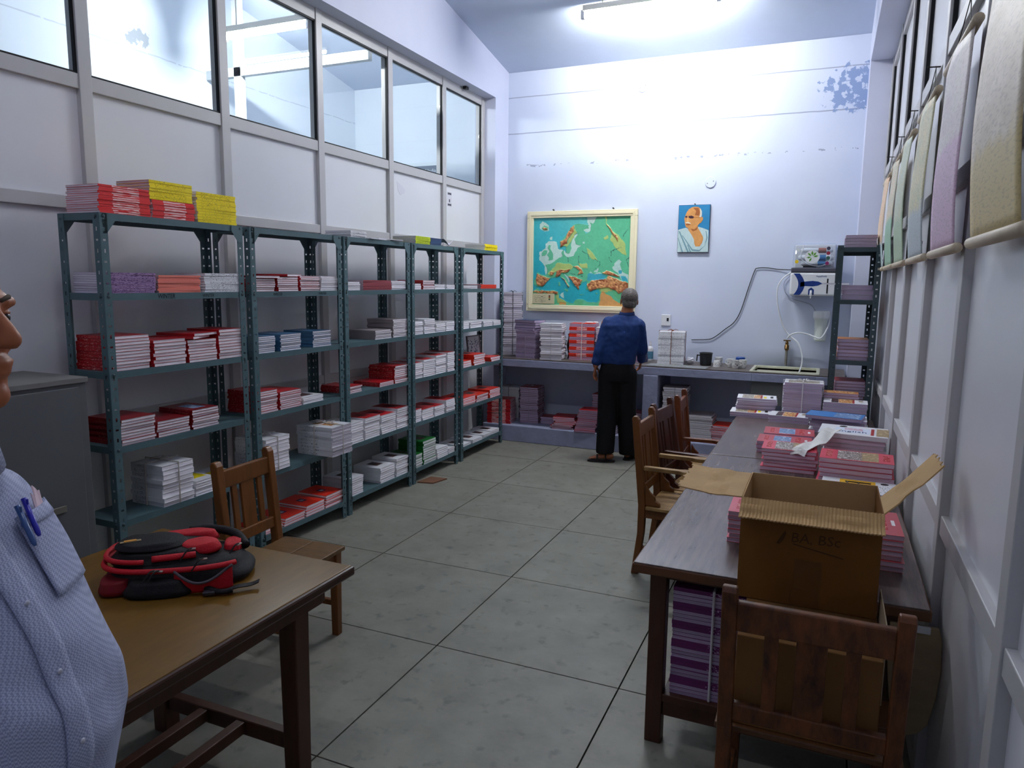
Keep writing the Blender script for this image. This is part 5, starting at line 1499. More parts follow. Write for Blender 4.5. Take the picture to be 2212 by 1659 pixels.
# small things on the counter
mg = thing('plastic_mug', 'black plastic bathing mug on the counter', 'mug', (-1.105, 7.53, CT + 0.0005))
BLK = M('black plastic', (30, 31, 34), 0.4, 0.4)
part('body', MB().lathe([(0.052, 0), (0.056, 0.005), (0.064, 0.118), (0.069, 0.128), (0.066, 0.130), (0.060, 0.118), (0.050, 0.008)], 24), BLK, mg)
part('handle', MB().prism([(-0.060, 0.105), (-0.092, 0.108), (-0.095, 0.04), (-0.085, 0.04), (-0.082, 0.096), (-0.060, 0.094)], -0.009, 0.009, 'y'), BLK, mg, bevel=0.003)
CUPW = M('white glazed china', (222, 222, 220), 0.2, 0.5)
CPR = MPRINT('dark motif on china', (222, 222, 220), (70, 66, 66), (60, 60, 60), 0.6, 0.25)
def cup(x, y, z, rz, label, up=True, h=0.082):
    t = thing('tea_cup', label, 'cup', (x, y, z), rad(rz), 'white china cups on the counter')
    p = [(0.026, 0), (0.030, 0.004), (0.034, h * 0.6), (0.038, h), (0.036, h), (0.031, h * 0.55), (0.024, 0.008)]
    if not up:
        p = [(r_, h - q) for r_, q in p]
    b = part('body', MB().lathe(p, 22), CUPW, t)
    s = 1 if up else -1
    part('handle', MB().tube(smoothpath([(0.033, 0, h * 0.78), (0.058, 0, h * 0.74), (0.062, 0, h * 0.45), (0.034, 0, h * 0.25)], 5), 0.005, 8), CUPW, t, smooth=True)
    part('motif', MB().lathe([(0.0352, h * 0.30), (0.0372, h * 0.62)] if up else [(0.0372, h * 0.30), (0.0352, h * 0.62)], 22), CPR, b)
cup(-0.985, 7.57, CT + 0.0005, 60, 'white china cup standing behind the upside-down squat cup', True, 0.085)
cup(-0.985, 7.455, CT + 0.0005, 120, 'squat white china cup upside down beside the black mug', False, 0.062)
cup(-0.855, 7.49, CT + 0.0005, 150, 'rear white china cup of the three cups by the sink')
cup(-0.800, 7.395, CT + 0.0005, 20, 'front white china cup of the three cups by the sink')
cup(-0.735, 7.465, CT + 0.0005, 200, 'white china cup nearest the sink')
o = tag(part('blue_tub', MB().lathe([(0.042, 0), (0.045, 0.003), (0.045, 0.09), (0.040, 0.095)], 20), M('blue plastic', (24, 70, 140), 0.4, 0.4), None, loc=(-0.775, 7.60, CT + 0.0005)), 'blue plastic tub behind the three white cups', 'tub')
sb = thing('spray_bottle', 'white spray bottle with blue label beside the white bundle', 'bottle', (-1.715, 7.70, CT + 0.0005))
part('body', MB().lathe([(0.030, 0), (0.033, 0.004), (0.033, 0.125), (0.026, 0.145), (0.014, 0.155), (0.014, 0.165)], 20), WPL, sb, smooth=False)
part('label_band', MB().lathe([(0.0335, 0.02), (0.0335, 0.10)], 20), M('blue grey label', (86, 136, 160), 0.4, var=0.25, vscale=40), sb)
part('pump', MB().lathe([(0.015, 0.163), (0.015, 0.178), (0.009, 0.180), (0.009, 0.205)], 14), WPL, sb)
cr = MB()
cr.ell((0, 0, 0), (0.05, 0.04, 0.034), 14, 10)
cr.v = [tuple(Vector(p) * (1 + 0.28 * pnoise(Vector(p) * 70))) for p in cr.v]
o = tag(part('crumpled_paper', cr, PAPER, None, loc=(-1.268, 7.56, CT + 0.038)), 'crumpled ball of white paper between the bundle and the black mug', 'paper')
o = tag(part('slate_board', MB().box(-0.30, 0.30, -0.11, 0.11, 0, 0.004), M('grey board', (128, 130, 130), 0.5, var=0.15, vscale=6), None, loc=(-1.35, 7.30, CT + 0.0003), rot=(0, 0, rad(-3))), 'thin grey board lying on the counter below the white bundle', 'board')

# fittings on the walls
for x, z, lb in ((-1.932, 3.773, 'round white junction cover high on the back wall by the lamp glow'), (-1.192, 2.77, 'round white junction cover above the painted portrait')):
    o = thing('junction_cover', lb, 'cover', (x, YB, z))
    part('disc', MB().lathe([(0.052, -0.012), (0.056, -0.006), (0.056, -0.0005)], 24, axis='y'), WALLB, o)
    part('screw', MB().lathe([(0.005, -0.014), (0.005, -0.012)], 8, (0.03, 0, 0.01), axis='y').lathe([(0.005, -0.014), (0.005, -0.012)], 8, (-0.03, 0, -0.01), axis='y'), GRY, o)
sw = thing('switch_plate', 'small white switch plate on the wall behind the man in blue', 'switch', (-1.59, YB, 1.345))
part('plate', MB().box(-0.05, 0.05, -0.014, -0.0005, -0.06, 0.06), WPL, sw, bevel=0.004)
part('rocker', MB().box(0.01, 0.03, -0.019, -0.014, -0.01, 0.025), BLK, sw, bevel=0.002)
o = tag(part('torn_sticker', MB().prism([(5.74, 2.62), (5.80, 2.60), (5.88, 2.56), (5.87, 2.53), (5.80, 2.505), (5.76, 2.54)], PL - 0.0298, PL - 0.0285, 'x'), PAPER, None), 'torn paper scrap stuck on the white panel above the fourth rack', 'sticker')
st = thing('notice_sticker', 'small printed sticker on the last white panel of the partition', 'sticker', (PL - 0.0298, 6.735, 2.565))
part('sheet', MB().box(0, 0.0012, -0.045, 0.045, -0.075, 0.075), PAPER, st)
part('print_block', MB().box(0.0012, 0.0016, -0.038, 0.038, 0.045, 0.065).box(0.0012, 0.0016, -0.038, 0.038, -0.065, -0.045).box(0.0012, 0.0016, -0.012, 0.012, -0.03, 0.0), GRY, st)
o = tag(part('black_clip', MB().box(-0.02, 0.02, -0.03, 0.03, -0.03, 0.0), BLK, None, loc=(PL + 0.03, 6.98, 3.72), bevel=0.003), 'small black clip under the edge of the wall above the partition', 'clip')
ce = thing('framed_certificate', 'framed white certificate leaning behind red books on the end rack', 'certificate', (-3.40, 6.72, 1.0), rad(0))
mwc = Matrix.Rotation(rad(-12), 4, 'Y') @ Matrix.Identity(4)
ce.location = (-3.405, 6.87, 0.9115)
ce.rotation_euler = (0, rad(-6), rad(0))
part('frame', MB().box(0, 0.015, -0.15, 0.15, 0, 0.012).box(0, 0.015, -0.15, 0.15, 0.248, 0.26).box(0, 0.015, -0.15, -0.138, 0.012, 0.248).box(0, 0.015, 0.138, 0.15, 0.012, 0.248), M('grey steel frame', (110, 114, 122), 0.4, 0.5), ce)
part('certificate_sheet', MB().box(0.003, 0.008, -0.138, 0.138, 0.012, 0.248), M('certificate white', (208, 220, 226), 0.4), ce)
part('certificate_print', MB().box(0.008, 0.0085, -0.125, 0.125, 0.06, 0.22), MPRINT('certificate type', (208, 220, 226), (60, 80, 120), (1, 40, 60), 0.57), ce)
o = tag(part('wooden_offcut', MB().prism([(-0.04, -0.11), (0.10, -0.08), (0.14, 0.10), (-0.02, 0.09)], 0, 0.010, 'z'), M('brown hardboard', (112, 76, 56), 0.7, var=0.1, vscale=9), None, loc=(-3.13, 5.40, 0.0003)), 'flat brown board scrap lying on the floor by the rack feet', 'board')
cl = tag(part('cloth_strip', MB().grid(lambda u, v: (-0.040 + 0.08 * u, 0.0 + 0.50 * v, 0.003 + 0.010 * math.sin(3 * u + 5 * v) ** 2 + 0.044 * min(1, max(0, (v - 0.55) * 4)) - (0.03 * max(0, 0.06 - v) / 0.06)), 8, 30), M('white cotton tape', (222, 220, 216), 0.8, var=0.06, vscale=30, bump=0.3, bscale=50), None, loc=(-0.10, 4.165, TZ + 0.127), rot=(0, 0, rad(-22)), solid=0.003), 'white cloth strip laid across the pink and rose book piles', 'cloth')
# ------------------------------------------------------------------ cardboard boxes
CARD = M('brown corrugated card', (118, 78, 34), 0.7, 0.15, var=0.10, vscale=5, rnd=0.04)
CARDI = M('pale inside of the card', (184, 150, 104), 0.75, 0.15, var=0.10, vscale=6)
CARDP = M('plain kraft card', (128, 92, 54), 0.75, 0.15, var=0.08, vscale=5)
bx_ = thing('cardboard_box', 'large open brown cardboard box with raised flaps at the near table end', 'box', (-0.008, 2.575, 0.7203))
bw, bd, bh = 0.208, 0.172, 0.338
wt = 0.004
part('front_panel', MB().box(-bw, bw, -bd, -bd + wt, 0, bh), CARD, bx_)
part('back_panel', MB().box(-bw, bw, bd - wt, bd, 0, bh), CARDI, bx_)
part('end_panel', MB().box(-bw, -bw + wt, -bd + wt, bd - wt, 0, bh), CARDI, bx_)
part('end_panel', MB().box(bw - wt, bw, -bd + wt, bd - wt, 0, bh), CARD, bx_)
part('bottom_panel', MB().box(-bw + wt, bw - wt, -bd + wt, bd - wt, 0, 0.006), CARD, bx_)
def flap(hinge0, hinge1, out, length, amp, n=46, ribs=0.0012, mat=CARDI, nm='flap', edge=0.004):
    h0, h1, o_ = Vector(hinge0), Vector(hinge1), Vector(out).normalized()
    nrm = (h1 - h0).cross(o_).normalized()
    def f(u, v):
        L_ = length * (1 + edge * math.sin(23 * u + 1.3) + edge * math.sin(57 * u))
        bend = amp * math.sin(PI * 0.9 * v) + (0.006 * math.sin(9 * u + 4) if 0.25 < v < 0.6 else 0)
        return h0.lerp(h1, u) + o_ * (L_ * v) + nrm * (bend + ribs * math.sin(u * 2 * PI * n))
    part(nm, MB().grid(f, n * 5 if ribs else 24, 8), mat, bx_, solid=0.004)
flap((-bw, -bd, bh), (bw, -bd, bh), (0.0, -0.85, -0.40), 0.092, 0.010, 40, 0.0013)
flap((-bw, bd - 0.02, bh), (-bw, -bd, bh), (-1.0, 0.12, 0.03), 0.215, 0.006, 20, 0.0, edge=0.02)
flap((bw, -bd, bh), (bw, 0.02, bh), (0.67, 0.12, 0.74), 0.215, 0.004, 20, 0.0, edge=0.02)
TAPE = M('brown packing tape', (104, 67, 29), 0.3, 0.5)
part('packing_tape', MB().box(-0.035, 0.045, -bd - 0.0008, -bd, 0.0, 0.155), TAPE, bx_)
part('packing_tape', MB().box(-0.045, 0.035, -bd - 0.0014, -bd - 0.0008, 0.0, 0.055), TAPE, bx_)
PEN = M('faint pencil writing', (78, 50, 22), 0.8)
text('handwritten_words', 'BA, BSc', 0.046, frame((0.02, -bd - 0.001, 0.226), (1, 0, 0.02), (0, 0, 1)), PEN, bx_, 1.0, 0.1)
part('pen_stroke', MB().bar((-0.045, -bd - 0.001, 0.205), (0.105, -bd - 0.001, 0.178), 0.001, 0.0035), PEN, bx_)
part('torn_patch', MB().prism([(-0.095, 0.20), (-0.07, 0.245), (-0.066, 0.235), (-0.075, 0.212), (-0.085, 0.198)], -bd - 0.0012, -bd, 'y'), PEN, bx_)
lb_ = thing('cardboard_box', 'closed plain cardboard box on the front chair seat beneath the open box', 'box', (0.012, 2.325, 0.4355))
part('carton', MB().box(-0.195, 0.195, -0.195, 0.195, 0, 0.282), CARDP, lb_, bevel=0.003)
part('lid_flap', MB().box(0.197, 0.2, -0.17, 0.12, 0.14, 0.37), M('pale card edge', (176, 160, 132), 0.7), lb_)

# ------------------------------------------------------------------ backpack on the yellow-brown table (long axis roughly along the picture)
BAGB = M('black nylon', (20, 18, 22), 0.65, 0.25, var=0.15, vscale=12, bump=0.3, bscale=220)
BAGR = M('red nylon', (182, 26, 38), 0.6, 0.25, var=0.12, vscale=14, bump=0.3, bscale=220)
BAGD = M('dark red nylon', (112, 14, 24), 0.6, 0.25, var=0.1, vscale=14)
MESHG = M('grey binding', (74, 68, 76), 0.7)
STEELB = M('bright zip metal', (190, 184, 176), 0.3, 0.5, 0.8)
bp = thing('backpack', 'black and red backpack lying on the yellow-brown table', 'backpack', (-2.015, 1.745, 0.7203), rad(36))
bp.scale = (0.97, 0.97, 0.92)
def sq(u, a, b, e=2.6):
    c_, s_ = math.cos(u), math.sin(u)
    return (a * math.copysign(abs(c_) ** (2 / e), c_), b * math.copysign(abs(s_) ** (2 / e), s_))
def blob(cx, cy, z0, z1, a, b, top=0.8, nu=40, nz=9, bulge=0.0, tip=0.0, e=2.6):
    rings = []
    for k in range(nz + 1):
        v = k / nz
        s = (1 - (1 - top) * v ** 2.2) * (0.93 + 0.07 * math.sin(PI * min(1, v * 1.6)))
        if k == 0:
            s *= 0.96
        ring = []
        for i in range(nu):
            x, y = sq(2 * PI * i / nu, a * s, b * s, e)
            zz = z0 + (z1 - z0) * v + tip * x * v
            zz += 0.006 * pnoise(Vector((x * 14, y * 14, v * 3))) * v
            ring.append((cx + x, cy + y, max(z0, zz)))
        rings.append(ring)
    # domed cap
    for q in (0.75, 0.45, 0.15):
        ring = []
        for i in range(nu):
            x, y = sq(2 * PI * i / nu, a * top * q, b * top * q, e)
            ring.append((cx + x, cy + y, z1 + bulge * (1 - q * q) + tip * x + 0.004 * pnoise(Vector((x * 14, y * 14, 3)))))
        rings.append(ring)
    return MB().loft(rings)
part('main_body', blob(0.02, 0.0, 0.0, 0.085, 0.25, 0.16, 0.86, bulge=0.015), BAGB, bp, smooth=True)
part('front_pocket', blob(-0.035, 0.01, 0.075, 0.122, 0.175, 0.125, 0.86, bulge=0.012), BAGB, bp, smooth=True)
ringp = lambda a, b, z, a0, a1, cx, cy, n=30, tip=0.0: [(cx + sq(a0 + (a1 - a0) * k / n, a, b)[0], cy + sq(a0 + (a1 - a0) * k / n, a, b)[1], z + tip * math.sin(3 * (a0 + (a1 - a0) * k / n))) for k in range(n + 1)]
part('red_piping', MB().tube(ringp(0.243, 0.153, 0.083, rad(95), rad(320), 0.02, 0.0), 0.010, 8), BAGR, bp, smooth=True)
part('red_piping', MB().tube(ringp(0.183, 0.132, 0.108, rad(110), rad(262), -0.035, 0.01), 0.009, 8), BAGR, bp, smooth=True)
part('badge_flap', blob(-0.075, 0.0, 0.125, 0.150, 0.120, 0.085, 0.90, bulge=0.004, e=2.2, nz=5), BAGB, bp, smooth=True)
part('badge', MB().prism([(-0.155, -0.032), (-0.118, -0.020), (-0.123, -0.006), (-0.160, -0.018)], 0.1535, 0.1555, 'z'), M('orange badge', (196, 136, 50), 0.5), bp)
part('badge_border', MB().prism([(-0.166, -0.040), (-0.104, -0.018), (-0.108, -0.004), (-0.170, -0.026)], 0.1525, 0.1537, 'z'), M('pale badge thread', (150, 132, 100), 0.6), bp)
part('red_panel', blob(0.035, 0.095, 0.098, 0.138, 0.100, 0.032, 0.9, bulge=0.003, nz=4), BAGR, bp, smooth=True)
part('red_panel', blob(0.085, -0.015, 0.098, 0.135, 0.075, 0.050, 0.88, bulge=0.004, nz=4, e=2.0), BAGR, bp, smooth=True)
part('red_panel', blob(0.190, 0.035, 0.075, 0.112, 0.032, 0.050, 0.9, bulge=0.003, nz=4), BAGR, bp, smooth=True)
part('red_panel', MB().tube(smoothpath([(-0.05, -0.108, 0.112), (0.02, -0.100, 0.113), (0.085, -0.085, 0.112)]), 0.012, 8), BAGR, bp, smooth=True)
part('shoulder_band', MB().tube(smoothpath([(0.02, 0.155, 0.118), (0.10, 0.145, 0.125), (0.19, 0.095, 0.118), (0.235, 0.03, 0.09)]), 0.017, 8), BAGB, bp, smooth=True)
part('bottom_panel', blob(-0.165, -0.095, 0.004, 0.052, 0.055, 0.072, 0.9, nz=5), BAGD, bp, smooth=True)
part('side_pocket', MB().grid(lambda u, v: (0.03 + 0.185 * u, -0.162 - 0.035 * math.sin(PI * min(1, u * 1.15)) * (0.35 + 0.65 * v) , 0.004 + 0.078 * v * (1 - 0.52 * math.sin(PI * u) * v) + 0.012 * u * v), 18, 8), BAGR, bp, smooth=True, solid=0.004)
part('pocket_binding', MB().tube([(0.03 + 0.185 * u, -0.162 - 0.035 * math.sin(PI * min(1, u * 1.15)), 0.004 + 0.078 * (1 - 0.52 * math.sin(PI * u)) + 0.012 * u) for u in [k / 18 for k in range(19)]], 0.005, 6), MESHG, bp, smooth=True)
part('side_panel', blob(-0.02, -0.150, 0.0, 0.055, 0.115, 0.055, 0.8, nz=5), BAGB, bp, smooth=True)
for x, y, z, a in ((0.07, -0.070, 0.128, 10), (0.115, -0.118, 0.105, 10), (0.215, 0.0, 0.108, 60), (-0.03, -0.165, 0.090, 10), (-0.015, -0.168, 0.090, -20)):
    z_ = part('zip_pull', MB().bar((x - 0.013 * math.cos(rad(a)), y - 0.013 * math.sin(rad(a)), z), (x + 0.013 * math.cos(rad(a)), y + 0.013 * math.sin(rad(a)), z), 0.009, 0.005), STEELB, bp, 'bright metal zip pull', bevel=0.0015)
    part('pull_cord', MB().tube(smoothpath([(x, y, z + 0.003), (x - 0.01, y - 0.02, z + 0.004), (x - 0.03, y - 0.045, z - 0.025)]), 0.003, 5), BAGB, z_)
part('strap', MB().tube(smoothpath([(0.13, -0.175, 0.02), (0.18, -0.205, 0.014), (0.22, -0.20, 0.016)]), 0.010, 8), BAGB, bp, smooth=True)
part('strap_end', MB().grid(lambda u, v: (0.20 + 0.10 * u, -0.205 + 0.03 * v + 0.03 * u, 0.010 + 0.016 * u + 0.004 * math.sin(6 * u)), 8, 3), BAGB, bp, solid=0.003)
part('strap_buckle', MB().box(0.125, 0.165, -0.215, -0.19, 0.006, 0.02), M('buckle plastic', (44, 42, 50), 0.3, 0.5), bp, bevel=0.004)

# ------------------------------------------------------------------ people
SKIN = M('brown skin', (150, 92, 62), 0.5, 0.35, var=0.06, vscale=25)
HAIRG = M('grey black hair', (96, 90, 86), 0.6, 0.3, var=0.35, vscale=60, stretch=(1, 1, 0.5))
EYEW = M('eye white', (214, 206, 200), 0.3, 0.5)
EYED = M('dark iris', (30, 20, 16), 0.2, 0.5)
def capsule(mb, p0, p1, r0, r1, n=14, flat=1.0, side=None):
    """tapered limb with rounded ends; flat squeezes it along `side`"""
    p0, p1 = Vector(p0), Vector(p1)
    d = (p1 - p0)
    L_ = d.length
    d.normalize()
    a = Vector(side) if side else d.orthogonal()
    a = (a - d * a.dot(d)).normalized()
    b = d.cross(a)
    rings = []
    for k in range(1, 5):
        t = PI / 2 * k / 4
        rings.append((p0 - d * r0 * math.cos(t), r0 * math.sin(t)))
    for k in range(1, 4):
        rings.append((p0 + d * L_ * k / 4, r0 + (r1 - r0) * k / 4))
    for k in range(4):
        t = PI / 2 * k / 4
        rings.append((p1 + d * r1 * math.sin(t), r1 * math.cos(t)))
    mb.loft([[c + (a * (math.cos(2 * PI * i / n) * flat) + b * math.sin(2 * PI * i / n)) * r for i in range(n)] for c, r in rings])
def chain(mb, pts, rs, n=14):
    for (p, q), (a, b) in zip(zip(pts, pts[1:]), zip(rs, rs[1:])):
        capsule(mb, p, q, a, b, n)
def ering(c, a, b, n=28, rot=0.0, e=2.2, tilt=(0, 0)):
    out = []
    for i in range(n):
        x, y = sq(2 * PI * i / n, a, b, e)
        x2 = x * math.cos(rot) - y * math.sin(rot)
        y2 = x * math.sin(rot) + y * math.cos(rot)
        out.append((c[0] + x2, c[1] + y2, c[2] + tilt[0] * x2 + tilt[1] * y2))
    return out
def fuse(name, mb, mat, parent, voxel=0.008, smooth=6, label=None, noise_=None):
    """one continuous surface out of overlapping closed volumes"""
    me = mb.mesh(name, mat)
    o = bpy.data.objects.new('tmp', me)
    COL.objects.link(o)
    r_ = o.modifiers.new('r', 'REMESH')
    r_.mode = 'VOXEL'
    r_.voxel_size = voxel
    s_ = o.modifiers.new('s', 'SMOOTH')
    s_.factor = 0.5
    s_.iterations = smooth
    dg = bpy.context.evaluated_depsgraph_get()
    m2 = bpy.data.meshes.new_from_object(o.evaluated_get(dg))
    bpy.data.objects.remove(o)
    m2.name = name
    if noise_:
        for v in m2.vertices:
            v.co += v.normal * noise_(v.co)
    m2.materials.clear()
    m2.materials.append(mat)
    m2.polygons.foreach_set('use_smooth', [True] * len(m2.polygons))
    return link(name, m2, parent, label)
def hand(mb, wrist, d, pal, side, s=1.0, curl=0.35):
    """wrist point, finger direction d, palm normal pal, thumb side vector"""
    w, d, pal, th = Vector(wrist), Vector(d).normalized(), Vector(pal).normalized(), Vector(side).normalized()
    capsule(mb, w, w + d * 0.085 * s, 0.024 * s, 0.036 * s, 12, 0.42, pal)
    for k, (ofs, ln) in enumerate(((0.030, 0.072), (0.010, 0.082), (-0.011, 0.077), (-0.030, 0.060))):
        p = w + d * 0.085 * s + th * ofs * s
        dd = d.copy()
        r_ = 0.0092 * s
        for j, f in enumerate((0.45, 0.32, 0.25)):
            dd = (dd + pal * curl * (0.6 + 0.4 * j)).normalized()
            q = p + dd * ln * f * s
            capsule(mb, p, q, r_, r_ * 0.9, 8)
            p, r_ = q, r_ * 0.9
    p = w + d * 0.03 * s + th * 0.026 * s
    q = p + (d * 0.7 + th * 0.75 + pal * 0.25) * 0.042 * s
    capsule(mb, p, q, 0.013 * s, 0.011 * s, 8)
    capsule(mb, q, q + (d * 0.95 + th * 0.15 + pal * 0.3) * 0.034 * s, 0.011 * s, 0.009 * s, 8)
def head(mb, c, f, s=1.0):
    """skull, jaw, nose, lips, brow, ears round centre c (ear level); f = heading angle of the face"""
    rm = Matrix.Rotation(f, 3, 'Z')
    P = lambda x, y, z: Vector(c) + rm @ Vector((x * s, y * s, z * s))
    E_ = lambda x, y, z, a, b, h: mb.ell(P(x, y, z), (a * s, b * s, h * s), 20, 14, 0, rm)
    E_(-0.012, 0, 0.045, 0.097, 0.076, 0.088)
    E_(0.030, 0, -0.010, 0.060, 0.062, 0.085)
    E_(0.042, 0, -0.070, 0.045, 0.048, 0.038)
    E_(0.072, 0, -0.092, 0.022, 0.026, 0.022)
    for sy in (-1, 1):
        E_(0.060, sy * 0.034, -0.012, 0.028, 0.026, 0.026)
        E_(0.072, sy * 0.030, 0.036, 0.018, 0.030, 0.011)
        E_(-0.008, sy * 0.079, 0.005, 0.016, 0.008, 0.032)
        E_(0.098, sy * 0.013, -0.018, 0.012, 0.010, 0.009)
    capsule(mb, P(0.080, 0, 0.030), P(0.106, 0, -0.014), 0.010 * s, 0.015 * s, 10)
    E_(0.088, 0, -0.046, 0.013, 0.026, 0.0075)
    E_(0.085, 0, -0.060, 0.013, 0.023, 0.008)
    return P, rm

# --- the man by the counter, seen from behind
mn = thing('person', 'man seen from behind in dark blue shirt, black trousers and sandals', 'person', (-1.83, 6.80, 0), 0.0)
body = MB()
hd_, hrm = head(body, (0.090, 0.02, 1.555), rad(112), 1.0)
chain(body, [(0.085, -0.005, 1.50), (0.075, -0.015, 1.40)], [0.056, 0.066])
chest = [(0.005, 0.0, 0.93, .145, .105), (0.01, 0.0, 1.05, .148, .108), (0.03, 0, 1.20, .165, .112), (0.05, 0, 1.32, .165, .105), (0.065, -0.005, 1.40, .11, .075)]
body.loft([ering((x, y, z), a, b) for x, y, z, a, b in chest])
# legs and feet
chain(body, [(-0.065, 0, 0.93), (-0.085, 0.0, 0.52), (-0.075, -0.045, 0.09)], [0.085, 0.058, 0.042])
chain(body, [(0.085, 0.03, 0.93), (0.085, 0.07, 0.52), (0.10, 0.13, 0.09)], [0.085, 0.058, 0.042])
def foot(mb, ankle, ang, z=0.0):
    r_ = Matrix.Rotation(ang, 3, 'Z')
    P = lambda x, y, zz: Vector((ankle[0], ankle[1], z)) + r_ @ Vector((x, y, zz))
    capsule(mb, P(-0.03, 0, 0.045), P(0.08, 0, 0.040), 0.032, 0.028, 10)
    capsule(mb, P(0.07, 0, 0.036), P(0.135, 0, 0.032), 0.036, 0.022, 10, 0.55, (0, 0, 1))
    for k, (o_, l_) in enumerate(((0.026, 0.052), (0.010, 0.048), (-0.004, 0.042), (-0.017, 0.035), (-0.029, 0.026))):
        capsule(mb, P(0.125, o_, 0.03), P(0.125 + l_, o_ * 1.15, 0.026), 0.010 if k else 0.013, 0.008, 8)
foot(body, (-0.055, -0.055), rad(198), 0.012)
foot(body, (0.105, 0.13), rad(80), 0.012)
# arms
lsh, lel, lwr = (-0.120, -0.01, 1.345), (-0.155, -0.06, 1.12), (-0.190, -0.085, 0.945)
rsh, rel, rwr = (0.205, 0.0, 1.335), (0.222, 0.08, 1.10), (0.18, 0.22, 0.98)
chain(body, [lsh, lel, lwr], [0.050, 0.040, 0.028])
chain(body, [rsh, rel, rwr], [0.050, 0.040, 0.028])
hand(body, lwr, (-0.12, 0.0, -1), (0.9, 0.1, 0), (0.1, 1, 0.2), 0.95)
hand(body, rwr, (-0.25, 0.6, -0.7), (-0.9, 0, 0), (0.1, 0.8, 0.5), 0.95)
fuse('body', body, SKIN, mn, 0.0055, 4)
hr = MB()
hr.ell(hd_(-0.016, 0, 0.047), (0.101, 0.081, 0.091), 24, 16, 0, hrm)
hr.ell(hd_(-0.045, 0, -0.005), (0.066, 0.070, 0.062), 20, 12, 0, hrm)
h_ = fuse('hair', hr, HAIRG, mn, 0.006, 3, None, lambda c: 0.0035 * pnoise(c * 90))
bmh = bmesh.new(); bmh.from_mesh(h_.data)
inv = hrm.inverted()
kill = []
for v in bmh.verts:
    q = inv @ (v.co - hd_(0, 0, 0))
    if q.x > 0.030 + max(0, q.z - 0.07) * 1.2 or (q.x > -0.02 and q.z < 0.03) or q.z < -0.052:
        kill.append(v)
bmesh.ops.delete(bmh, geom=kill, context='VERTS')
bmh.to_mesh(h_.data); bmh.free()
SHB = M('dark blue shirt cloth', (22, 50, 104), 0.65, 0.25, var=0.12, vscale=9, bump=0.35, bscale=14)
TRS = M('black trouser cloth', (15, 15, 19), 0.7, 0.2, var=0.1, vscale=10)
sh = MB()
sh.loft([ering((x, y, z), a, b) for x, y, z, a, b in ((0.0, 0, 0.965, .168, .125), (0.0, 0, 1.00, .175, .132), (0.005, 0, 1.06, .178, .134), (0.02, 0, 1.14, .182, .134), (0.04, 0, 1.25, .192, .132), (0.05, 0, 1.34, .190, .122), (0.058, 0, 1.395, .150, .10), (0.068, -0.005, 1.435, .095, .078))])
chain(sh, [(-0.095, -0.005, 1.345), (-0.150, -0.058, 1.12), (-0.186, -0.083, 0.985)], [0.074, 0.062, 0.048])
chain(sh, [(0.190, 0.0, 1.335), (0.215, 0.075, 1.10), (0.185, 0.20, 1.0)], [0.072, 0.060, 0.045])
fuse('shirt', sh, SHB, mn, 0.009, 5, 'dark blue long-sleeved shirt', lambda c: 0.005 * pnoise(Vector((c.x * 9, c.y * 9, c.z * 16))) + 0.003 * pnoise(c * 30))
cl_ = MB().loft([ering((0.075, -0.008, 1.42), 0.082, 0.078, tilt=(0, 0.1)), ering((0.080, -0.004, 1.465), 0.068, 0.068, tilt=(0, 0.1)), ering((0.080, -0.004, 1.468), 0.063, 0.063, tilt=(0, 0.1)), ering((0.078, -0.006, 1.42), 0.070, 0.068, tilt=(0, 0.1))])
part('collar', cl_, SHB, mn, smooth=True)
tr = MB()
tr.loft([ering((x, y, z), a, b) for x, y, z, a, b in ((0.0, 0, 0.80, .165, .125), (0.0, 0, 0.88, .168, .13), (0.0, 0, 0.975, .160, .122), (0.0, 0, 1.0, .155, .118))])
chain(tr, [(-0.070, 0, 0.86), (-0.085, 0.0, 0.50)], [0.115, 0.098])
chain(tr, [(0.080, 0.02, 0.86), (0.085, 0.065, 0.50)], [0.112, 0.096])
def leg(mb, p0, p1, r0, r1):
    p0, p1 = Vector(p0), Vector(p1)
    mb.loft([ering(p0.lerp(p1, k / 6), r0 + (r1 - r0) * k / 6, (r0 + (r1 - r0) * k / 6) * 1.0, 20) for k in range(7)])
leg(tr, (-0.085, 0.0, 0.56), (-0.085, -0.045, 0.085), 0.097, 0.088)
leg(tr, (0.085, 0.065, 0.56), (0.105, 0.12, 0.055), 0.095, 0.088)
fuse('trousers', tr, TRS, mn, 0.010, 5, 'black trousers', lambda c: 0.004 * pnoise(Vector((c.x * 10, c.y * 10, c.z * 7))))
SOLE = M('black sandal rubber', (26, 22, 22), 0.6)
for (ax, ay), ang in (((-0.055, -0.055), 198), ((0.105, 0.13), 80)):
    r_ = Matrix.Rotation(rad(ang), 3, 'Z')
    q = [(-0.075, 0), (-0.065, 0.03), (0.0, 0.038), (0.09, 0.05), (0.16, 0.046), (0.195, 0.02), (0.195, -0.01), (0.16, -0.042), (0.09, -0.045), (0.0, -0.036), (-0.065, -0.03)]
    q = [(r_ @ Vector((x, y, 0))) for x, y in q]
    sd = part('sandal', MB().prism([(ax + p.x, ay + p.y) for p in q], 0.0003, 0.014, 'z'), SOLE, mn, bevel=0.003)
    A = lambda x, y, z: tuple(Vector((ax, ay, z)) + r_ @ Vector((x, y, 0)))
    for x, hh in ((0.02, 0.085), (0.10, 0.066)):
        part('strap', MB().tube(smoothpath([A(x, 0.046, 0.008), A(x, 0.040, hh * 0.7), A(x, 0.0, hh), A(x, -0.038, hh * 0.7), A(x, -0.042, 0.008)]), 0.008, 6), SOLE, sd, smooth=True)

